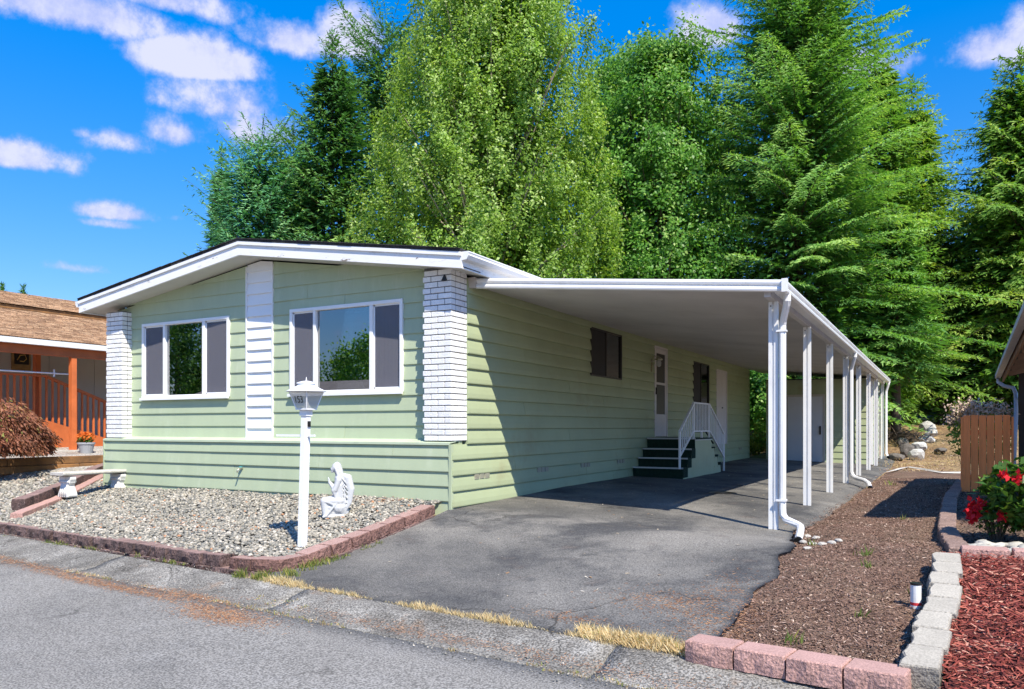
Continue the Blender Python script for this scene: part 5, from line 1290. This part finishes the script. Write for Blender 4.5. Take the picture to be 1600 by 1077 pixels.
def rot_from(yax, rng=RNG):
    """rotations whose local y is yax, with a random spin"""
    n = len(yax); r = rng.normal(0, 1, (n, 3)); xax = np.cross(yax, r); xax /= np.linalg.norm(xax, axis=1)[:, None]; zax = np.cross(xax, yax)
    return np.stack([xax, yax, zax], -1)
leaves_obj('foliage', P, .085, ML_red, mp_, rot=rot_from(ax_), aspect=.5, tone=np.clip(RNG.normal(.35, .25, n)+.35*h, 0, 1))
# rose bush with red blooms
rb_ = thing('rose_bush', 'leafy rose bush with bright red blooms at the right edge', 'rose bush', (6.25, .1, 0))
def rose(c, r, nlf, nfl, parent, leaf=.085):
    s_m = MB()
    for k in range(14):
        a = k*2.4; s_m.tube([(c[0]+.04*math.cos(a), c[1]+.04*math.sin(a), 0), (c[0]+r[0]*.5*math.cos(a), c[1]+r[1]*.5*math.sin(a), c[2]*.9), (c[0]+r[0]*.8*math.cos(a), c[1]+r[1]*.8*math.sin(a), c[2]+r[2]*.5)], [.012, .008, .004], 5)
    s_m.build('stems', M_weed if False else M_bark, parent)
    P = leaf_cloud(nlf, c, r, 1); leaves_obj('foliage', P, leaf, ML_rose, parent, tilt=.6, aspect=.95)
    for k in range(nfl):
        a = random.uniform(-PI*1.1, .1); e = random.uniform(-.2, .9); p = Vector((c[0]+r[0]*math.cos(a)*math.cos(e), c[1]+r[1]*math.sin(a)*math.cos(e), c[2]+r[2]*math.sin(e)))
        pp_ = np.array(p)+RNG.normal(0, .017, (26, 3)); leaves_obj('bloom', pp_, .055, M_petal, parent, tilt=1.2, aspect=1.2, tone=RNG.uniform(0, 1, 26))
rose((6.28, .12, .44), (.50, .50, .36), 2400, 4, rb_, .10)
rose((5.93, .15, .24), (.22, .26, .20), 500, 9, rb_, .045)
# dry seed heads behind the gate
ds_ = thing('dry_flower_shrub', 'pale dried flower heads rising behind the wooden gate', 'shrub', (6.2, 8.3, 0))
m = MB(); P = []
for k in range(60):
    a = random.uniform(0, 2*PI); r_ = random.uniform(0, .55); tx, ty, tz = 6.05+r_*math.cos(a)*1.0, 8.0+r_*math.sin(a), random.uniform(1.2, 1.55)
    m.tube([(6.1+.2*math.cos(a), 8.0+.2*math.sin(a), 0), (tx, ty, tz)], [.008, .004], 4); P += [np.array((tx, ty, tz))+RNG.normal(0, .05, 3) for _ in range(24)]
m.build('stems', M_straw, ds_); leaves_obj('flower_heads', np.array(P), .055, mat('dried_flower', (.55, .42, .32), .9, .2, 9), ds_)
leaves_obj('foliage', leaf_cloud(900, (6.1, 8.0, .9), (.55, .4, .5), 1), .08, ML_cedar, ds_)

# ================================================================ TREES
def wpt(px, d):
    f = np.array((-math.sin(YAW), math.cos(YAW))); r = np.array((math.cos(YAW), math.sin(YAW)))
    p = np.array((CAM.x, CAM.y))+f*d+r*(px-800)/F_PX*d; return float(p[0]), float(p[1])
def ztop_(py, d): return CAM.z+(HZ-py)/F_PX*d
def broad_tree(name, label, px, d, ytop, zb, R, prof, nclump, per, size, mt, bark=M_bark, csd=(.34, .34, .34), seed=1, upright=0, limbs=26, group=None, trunk_r=.22, lump=.2, cat='tree'):
    rg = np.random.default_rng(seed); x0, y0 = wpt(px, d); z0 = Hs(x0, y0)-.1; Ht = ztop_(ytop, d)
    root = thing(name, label, cat, (x0, y0, z0), group)
    t = rg.uniform(0, 1, nclump)**.9; th = rg.uniform(0, 2*PI, nclump)
    lum = 1+lump*np.sin(2*th+seed+t*5)+lump*.7*np.sin(5*th+t*11+seed*2)+lump*.5*np.sin(9*th-t*17)
    rad = R*np.interp(t, *prof)*lum*rg.uniform(.12, 1, nclump)**.42
    zt = Ht-(.10*R)*np.abs(np.sin(th*3+seed))*2
    C = np.stack([x0+rad*np.cos(th), y0+rad*np.sin(th), zb+(zt-zb)*t], -1)
    n = nclump*per; ci = np.repeat(np.arange(nclump), per); g = rg.normal(0, 1, (n, 3))
    sc = rg.uniform(.6, 1.35, nclump)[ci]
    P = C[ci]+g*np.array(csd)*sc[:, None]
    if upright:                                             # ascending sprays
        k = rg.uniform(-1, 1, n)*upright*sc; outv = (C[ci]-np.array([x0, y0, 0]))[:, :2]; outv /= (np.linalg.norm(outv, axis=1)[:, None]+1e-6)
        P[:, 2] += k; P[:, :2] += outv*(k*.28)[:, None]; P[:, :2] -= (g[:, :2]*np.array(csd)[:2]*sc[:, None])*(.55*(k > 0)*k/upright)[:, None]
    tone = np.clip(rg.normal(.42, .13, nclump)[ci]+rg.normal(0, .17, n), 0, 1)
    tone = np.clip(tone+.16*(P[:, 2]-C[ci][:, 2])/(csd[2]*1.5+upright), 0, 1)  # clump tops paler: young leaves, with clump shading put into the tone
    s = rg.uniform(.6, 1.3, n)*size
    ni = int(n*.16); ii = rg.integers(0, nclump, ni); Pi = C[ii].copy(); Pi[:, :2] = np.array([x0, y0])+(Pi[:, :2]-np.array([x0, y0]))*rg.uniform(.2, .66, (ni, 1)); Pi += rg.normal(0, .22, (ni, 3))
    P = np.vstack([P, Pi]); s = np.concatenate([s, rg.uniform(1.4, 2.6, ni)*size]); tone = np.concatenate([tone, np.clip(rg.normal(.25, .15, ni), 0, 1)]); n += ni  # inner leaves toned dark: the crown's inner shade put into their colour
    sv = np.stack([s*.95, s, s], -1)
    # leaf planes lean outwards and up like a lit canopy, with wide scatter
    o_ = P-np.array([x0, y0, 0]); o_[:, 2] = 0; o_ /= (np.linalg.norm(o_, axis=1)[:, None]+1e-6)
    zn = o_*.75+np.array([0, 0, .55])+rg.normal(0, .55, (n, 3)); zn /= np.linalg.norm(zn, axis=1)[:, None]
    ya = np.cross(zn, rg.normal(0, 1, (n, 3))); ya /= np.linalg.norm(ya, axis=1)[:, None]
    v, f, tt = scatter(LFV, LFF, P-np.array([x0, y0, z0]), np.stack([np.cross(ya, zn), ya, zn], -1), sv, tone)
    link('crown', raw_mesh('crown', v, f, mt, tt), root)
    tr = MB(); hh = (Ht-z0)*.9
    tp = [(x0+.12*math.sin(k*1.3+seed)*k*.15, y0+.1*math.cos(k*1.7+seed)*k*.15, z0+hh*k/8) for k in range(9)]
    tr.tube(tp, [trunk_r*(1.15-.125*k) for k in range(9)], 8); tr.build('trunk', bark, root, True)
    lm = MB(); order = rg.choice(nclump, min(limbs*3, nclump), replace=False)
    for c in order:
        q = C[c]; zs = z0+max(.8, (q[2]-z0)*.62); zs = min(zs, z0+hh*.95); f_ = (zs-z0)/hh
        a = Vector((x0, y0, zs)); b = Vector(q); m_ = a.lerp(b, .5)+Vector((0, 0, -.12*(b-a).length*(0 if upright else -1)*.4))
        lm.tube([a, m_, b], [trunk_r*.32*(1.1-f_*.7), trunk_r*.17, .012], 5, cap=False)
    lm.build('limbs', bark, root, True)
    return root
NDV = np.array([(-.26, .0, 0), (.30, .18, .05), (.02, 1.0, -.04)]); NDF = np.array([(0, 1, 2)])
def conifer(name, label, px, d, ytop, zb, R, mt, nb=260, seed=1, prof=([0, .15, 1], [.85, 1, .02]), e0=(.0, .55), droop=.35, tip=.0, tw=.42, card=(.17, .055), dens=1.25, bark=M_bark, group=None, trunk_r=.2, step=.15, sag=.12, top=None, cat='tree', lean=0):
    rg = np.random.default_rng(seed); x0, y0 = wpt(px, d); z0 = Hs(x0, y0)-.1; Ht = ztop_(ytop, d)
    root = thing(name, label, cat, (x0, y0, z0), group); PS, AX, TN = [], [], []; bm = MB()
    for i in range(nb):
        t = min(max((i+rg.uniform(-.5, .5))/nb, 0)**.85, .995); az = i*2.39996+rg.uniform(-.35, .35)
        L = R*np.interp(t, *prof)*rg.choice((.55, .8, 1.0, 1.18))*rg.uniform(.85, 1.12)*(1+.16*math.sin(az*2+t*9+seed))+.10
        e = e0[0]+(e0[1]-e0[0])*t+rg.normal(0, .08); zs = zb+(Ht-zb)*t
        dr = np.array((math.cos(az), math.sin(az))); pr = np.array((-dr[1], dr[0]))
        base_t = rg.normal(.42, .11)
        def bp(s): return np.stack([x0+dr[0]*L*s, y0+dr[1]*L*s, zs+L*(e*s-droop*(1-t*.6)*s**2+tip*s**3)], -1)
        ss = np.linspace(0, 1, 5); bm.tube([tuple(q) for q in bp(ss)], [.05*(1-t)+.012, .035*(1-t)+.009, .02*(1-t)+.006, .010, .004], 4, cap=False)
        nt = max(3, int(L/step)); st_ = (np.arange(nt)+rg.uniform(0, 1, nt)*.6)/nt*.90+.10
        for side in (-1, 1):
            ln = np.minimum(tw*L*(1.05-st_)+.10, .9)*rg.uniform(.6, 1.1, nt); kk = np.maximum(2, (ln/card[0]*2.1*dens).astype(int)); tot = kk.sum()
            ti = np.repeat(np.arange(nt), kk); u = rg.uniform(0, 1, tot); B = bp(st_[ti]); l_ = ln[ti]*u
            d2 = dr[None]*.62+side*pr[None]*.78
            p = B+np.stack([d2[:, 0]*l_, d2[:, 1]*l_, -sag*ln[ti]*u**2*2], -1)+rg.normal(0, .018, (tot, 3))
            ax = np.stack([d2[0, 0]+rg.normal(0, .40, tot), d2[0, 1]+rg.normal(0, .40, tot), -sag*2.4*u+e*.25+rg.normal(0, .26, tot)], -1)
            PS.append(p); AX.append(ax); TN.append(base_t+.42*(st_[ti]-.45)+.22*(u-.3)+rg.normal(0, .10, tot))  # pale tips, darker towards the trunk: crown shade put into the tone
        m = max(3, int(L/card[0]*1.6)); s = rg.uniform(.25, 1, m); PS.append(bp(s)); AX.append(np.stack([dr[0]+rg.normal(0, .5, m), dr[1]+rg.normal(0, .5, m), e+rg.normal(0, .3, m)], -1)); TN.append(base_t+.1+rg.normal(0, .1, m))
    # leader
    m = 60; PS.append(np.stack([x0+rg.normal(0, .05, m), y0+rg.normal(0, .05, m), Ht-.7+rg.uniform(0, 1.0, m)], -1)); AX.append(np.stack([rg.normal(0, .5, m), rg.normal(0, .5, m), np.ones(m)*.8], -1)); TN.append(np.full(m, .5))
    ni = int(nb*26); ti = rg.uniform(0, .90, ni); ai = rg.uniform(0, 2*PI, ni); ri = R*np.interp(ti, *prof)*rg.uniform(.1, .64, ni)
    PS.append(np.stack([x0+ri*np.cos(ai), y0+ri*np.sin(ai), zb+(Ht-zb)*ti+rg.normal(0, .2, ni)-droop*ri*.3], -1)); AX.append(np.stack([np.cos(ai), np.sin(ai), rg.normal(-.2, .3, ni)], -1)); TN.append(np.clip(rg.normal(.2, .12, ni), 0, 1))  # inner cards toned dark, painting the shade inside the crown
    P = np.vstack(PS); A_ = np.vstack(AX); A_ /= np.linalg.norm(A_, axis=1)[:, None]; T = np.clip(np.concatenate(TN), 0, 1); n = len(P)
    # card planes stay near the branch plane
    oo_ = P-np.array([x0, y0, 0]); oo_[:, 2] = 0; oo_ /= (np.linalg.norm(oo_, axis=1)[:, None]+1e-6)
    upv = np.stack([rg.normal(0, .40, n), rg.normal(0, .40, n), np.ones(n)], -1)+oo_*.6; xa = np.cross(A_, upv); xa /= np.linalg.norm(xa, axis=1)[:, None]; za = np.cross(xa, A_)
    R_ = np.stack([xa, A_, za], -1); s = rg.uniform(.7, 1.3, n); s[-ni:] *= 2.2; sv = np.stack([s*card[1]/.6*np.where(np.arange(n) >= n-ni, 1.5, 1.0), s*card[0], s*card[0]], -1)
    v, f, tt = scatter(NDV, NDF, P-np.array([x0, y0, z0]), R_, sv, T)
    link('crown', raw_mesh('crown', v, f, mt, tt), root)
    MB().tube([(x0, y0, z0+(Ht-z0)*k/8) for k in range(9)], [trunk_r*(1.12-.135*k) for k in range(9)], 8).build('trunk', bark, root, True)
    bm.build('branches', bark, root)
    TREE_STATS.append((name, n)); return root
TREE_STATS = []
GT = 'trees behind the mobile home'
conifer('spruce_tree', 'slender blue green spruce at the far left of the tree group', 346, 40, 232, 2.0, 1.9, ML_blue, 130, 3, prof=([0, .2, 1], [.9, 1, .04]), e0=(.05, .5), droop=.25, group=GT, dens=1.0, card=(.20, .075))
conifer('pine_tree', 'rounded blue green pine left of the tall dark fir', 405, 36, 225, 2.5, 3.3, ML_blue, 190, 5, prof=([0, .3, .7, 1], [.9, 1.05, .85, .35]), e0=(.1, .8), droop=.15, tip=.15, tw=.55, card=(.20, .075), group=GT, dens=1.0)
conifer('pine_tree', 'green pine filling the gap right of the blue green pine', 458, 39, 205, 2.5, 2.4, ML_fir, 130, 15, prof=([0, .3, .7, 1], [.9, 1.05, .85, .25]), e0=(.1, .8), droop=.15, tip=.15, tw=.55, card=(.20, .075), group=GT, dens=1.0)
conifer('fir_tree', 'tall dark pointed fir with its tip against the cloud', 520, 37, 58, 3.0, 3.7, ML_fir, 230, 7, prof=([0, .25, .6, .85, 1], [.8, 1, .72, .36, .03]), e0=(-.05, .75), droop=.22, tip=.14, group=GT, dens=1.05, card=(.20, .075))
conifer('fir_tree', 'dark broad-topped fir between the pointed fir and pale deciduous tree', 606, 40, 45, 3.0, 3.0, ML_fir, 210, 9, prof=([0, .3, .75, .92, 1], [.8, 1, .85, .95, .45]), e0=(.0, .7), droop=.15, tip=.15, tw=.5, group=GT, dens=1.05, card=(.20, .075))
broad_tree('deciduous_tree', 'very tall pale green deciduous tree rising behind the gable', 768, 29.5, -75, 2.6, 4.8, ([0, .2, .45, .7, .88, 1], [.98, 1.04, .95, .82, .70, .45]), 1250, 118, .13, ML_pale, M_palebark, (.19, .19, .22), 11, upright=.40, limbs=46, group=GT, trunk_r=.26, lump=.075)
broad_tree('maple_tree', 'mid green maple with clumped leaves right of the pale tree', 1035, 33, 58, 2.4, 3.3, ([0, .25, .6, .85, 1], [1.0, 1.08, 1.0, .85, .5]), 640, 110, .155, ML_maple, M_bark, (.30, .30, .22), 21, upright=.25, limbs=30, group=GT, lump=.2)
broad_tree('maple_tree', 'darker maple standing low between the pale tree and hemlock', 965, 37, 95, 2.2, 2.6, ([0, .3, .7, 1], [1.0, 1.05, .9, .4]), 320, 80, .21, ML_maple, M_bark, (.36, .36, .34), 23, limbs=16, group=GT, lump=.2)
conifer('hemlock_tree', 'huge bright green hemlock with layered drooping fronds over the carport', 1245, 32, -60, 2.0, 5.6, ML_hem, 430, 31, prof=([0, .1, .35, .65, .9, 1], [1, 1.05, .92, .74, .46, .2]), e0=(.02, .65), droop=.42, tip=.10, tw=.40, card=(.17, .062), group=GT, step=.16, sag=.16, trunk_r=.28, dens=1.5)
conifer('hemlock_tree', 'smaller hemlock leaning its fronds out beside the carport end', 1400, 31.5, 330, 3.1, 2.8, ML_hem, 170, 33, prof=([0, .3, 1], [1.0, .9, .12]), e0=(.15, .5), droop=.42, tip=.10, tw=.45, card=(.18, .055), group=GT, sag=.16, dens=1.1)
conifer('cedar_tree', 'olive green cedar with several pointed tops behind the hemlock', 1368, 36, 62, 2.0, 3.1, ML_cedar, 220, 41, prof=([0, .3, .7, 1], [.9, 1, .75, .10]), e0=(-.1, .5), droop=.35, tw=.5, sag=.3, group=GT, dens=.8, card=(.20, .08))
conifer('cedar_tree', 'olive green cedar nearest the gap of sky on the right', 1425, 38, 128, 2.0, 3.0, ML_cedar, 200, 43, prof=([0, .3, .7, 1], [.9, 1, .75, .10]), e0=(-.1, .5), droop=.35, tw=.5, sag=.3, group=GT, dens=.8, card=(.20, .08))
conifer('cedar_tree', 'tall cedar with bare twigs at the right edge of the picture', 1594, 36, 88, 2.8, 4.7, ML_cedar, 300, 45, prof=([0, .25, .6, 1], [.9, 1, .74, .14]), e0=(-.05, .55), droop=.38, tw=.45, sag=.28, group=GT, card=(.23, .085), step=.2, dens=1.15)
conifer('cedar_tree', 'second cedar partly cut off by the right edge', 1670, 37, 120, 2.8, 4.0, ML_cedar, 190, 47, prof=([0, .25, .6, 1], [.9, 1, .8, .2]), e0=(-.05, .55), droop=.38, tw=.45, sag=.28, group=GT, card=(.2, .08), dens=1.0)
for k, (px, d, yt, R, lb) in enumerate(((480, 44, 330, 3.6, 'dark evergreen low behind the ridge of the roof'), (700, 40, 160, 4.0, 'dark evergreen hidden deep behind the pale deciduous tree'), (915, 43, 170, 3.8, 'dark evergreen in the gap behind the maples'),
                                        (1120, 41, 130, 3.8, 'dark evergreen filling the gap between maple and hemlock'), (1290, 44, 150, 4.0, 'dark evergreen deep behind the hemlock'), (1470, 38, 360, 3.2, 'dark evergreen at the back under the gap of sky'), (1545, 42, 300, 3.6, 'dark evergreen above the wooden gate'), (1400, 52, 520, 3.0, 'low dark evergreen above the white rocks'), (830, 44, 200, 4.0, 'dark evergreen behind the right half of the pale tree'))):
    conifer('evergreen_tree', lb, px, d, yt, 2.6 if px > 1350 else 1.6, R, ML_deep, 150, 70+k, prof=([0, .3, .7, 1], [1, 1, .8, .25]), e0=(0, .6), droop=.3, tw=.5, card=(.24, .085), step=.24, group='dark evergreens at the back', dens=.75)
for k, (px, yt) in enumerate(((4, 450), (37, 452))):
    conifer('distant_conifer', ['tiny far conifer top at the left edge above the brown roof', 'tiny far conifer top above the middle of the brown roof'][k], px, 75, yt, 2, 2.2, ML_deep, 45, 90+k, card=(.5, .12), step=.4, group='far conifers', dens=.7)
broad_tree('leafy_shrub', 'sunlit leafy shrub seen through the gap at the end of the carport', 1190, 29, 575, 1.0, 1.6, ([0, .5, 1], [.9, 1, .7]), 60, 90, .13, ML_maple, M_bark, (.25, .25, .25), 51, limbs=4, trunk_r=.06, cat='shrub')
broad_tree('low_shrub', 'low yellow green shrub seen through the gap at the end of the carport', 1186, 27.5, 688, .35, .75, ([0, .5, 1], [1, 1, .6]), 30, 70, .08, leafmat('leaf_yellow_green', (.12, .16, .03), (.26, .30, .05), (.42, .42, .12), .3), M_bark, (.12, .12, .06), 52, limbs=3, trunk_r=.03, cat='shrub')
for k, (px, d, yt, R, lb) in enumerate(((1330, 33, 560, 1.4, 'leafy shrub behind the storage shed'), (1412, 44, 622, 1.3, 'leafy shrub left of the dark trunk base behind the rocks'), (1480, 44, 618, 1.6, 'leafy shrub right of the brown far roof'), (1535, 42, 600, 2.0, 'leafy shrub behind the gate'), (1590, 40, 600, 1.8, 'leafy shrub under the eave on the right'))):
    broad_tree('leafy_shrub', lb, px, d, yt, 1.0, R, ([0, .5, 1], [.9, 1, .6]), 60, 70, .13, ML_deep if k % 2 else ML_maple, M_bark, (.3, .3, .25), 53+k, limbs=4, trunk_r=.06, group='shrubs at the back', cat='shrub')
# far low building behind the rise
x, y = wpt(1425, 42); fb = thing('far_building', 'low building with pinkish brown roof and white eave beyond the dry rise', 'building', (x, y, 1.2))
MB().box(x-8, x+4, y, y+6, 1.0, 1.50).build('wall', M_nbwall, fb)
MB().box(x-8.3, x+4.3, y-.5, y-.42, 1.46, 1.56).build('eave', M_white, fb)
MB().prism([(y-.5, 1.56), (y+6.5, 1.56), (y+3, 2.0)], 'x', x-8.3, x+4.3).build('roof', mat('far_roof', (.34, .22, .17), .9, .1, 1), fb)

# ================================================================ ACROSS THE ROAD (seen in the window glass)
xr = thing('house_across_road', 'dark brown home with grey roof across the road, mirrored in the window glass', 'house', (-24, -22, -.5))
MB().box(-32, -17.5, -27, -21, -.6, 2.3).build('wall', mat('brown_wall', (.16, .11, .08), .8), xr)
MB().prism([(-20.2, 2.25), (-24, 3.6), (-27.8, 2.25)], 'x', -32.6, -17).build('roof', mat('greybrown_roof', (.30, .26, .23), .9, .15, 2), xr)
MB().box(-32.6, -17, -20.2, -20.05, 2.15, 2.28).build('gutter', M_whitemetal, xr)
MB().tube([(-19, -20.1, 2.15), (-19, -20.5, 1.8), (-19, -20.6, -.5)], .07, 6).build('downspout', M_whitemetal, xr)
def rough_tree(x, y, h, R, seed, label, mt=ML_maple):
    rg = np.random.default_rng(seed); root = thing('street_tree', label, 'tree', (x, y, -.6), 'trees across the road'); nc = 120; per = 60
    th = rg.uniform(0, 2*PI, nc); t = rg.uniform(0, 1, nc); rad = R*np.sqrt(np.clip(1-(t*1.7-.75)**2, .1, 1))*rg.uniform(.3, 1, nc)**.5*(1+.2*np.sin(3*th+seed))
    C = np.stack([rad*np.cos(th), rad*np.sin(th), h*.25+(h*.75)*t], -1); n = nc*per; P = C[np.repeat(np.arange(nc), per)]+rg.normal(0, .45, (n, 3))
    v, f, tt = scatter(LFV, LFF, P, rand_rot(n, .8, rg), np.full((n, 3), .3), np.clip(rg.normal(.45, .2, n), 0, 1)); link('crown', raw_mesh('crown', v, f, mt, tt), root)
    MB().tube([(x, y, -.7), (x+.1, y, h*.7)], [.25, .1], 7).build('trunk', M_bark, root, True)
for k, (x, y, h, R, lb) in enumerate(((-31, -38, 8.5, 3.4, 'round street tree mirrored in the right window'), (-37, -42, 7.5, 3.6, 'lower street tree beside it in the mirrored view'), (-25, -42, 6.5, 3.2, 'small street tree at the right of the mirrored view'),
                                      (-44, -30, 13, 5, 'tall street tree mirrored in the left window'), (-50, -38, 14, 6, 'taller street tree behind it in the left window'), (-38, -29, 11, 4, 'dark street tree behind the brown home'), (-18, -46, 7, 4, 'far street tree beyond the corner'))):
    rough_tree(x, y, h, R, 200+k, lb, ML_deep if k > 2 else ML_maple)
rough_tree(-23.2, -18.8, 1.9, .9, 301, 'green bush in front of the brown home', ML_maple)
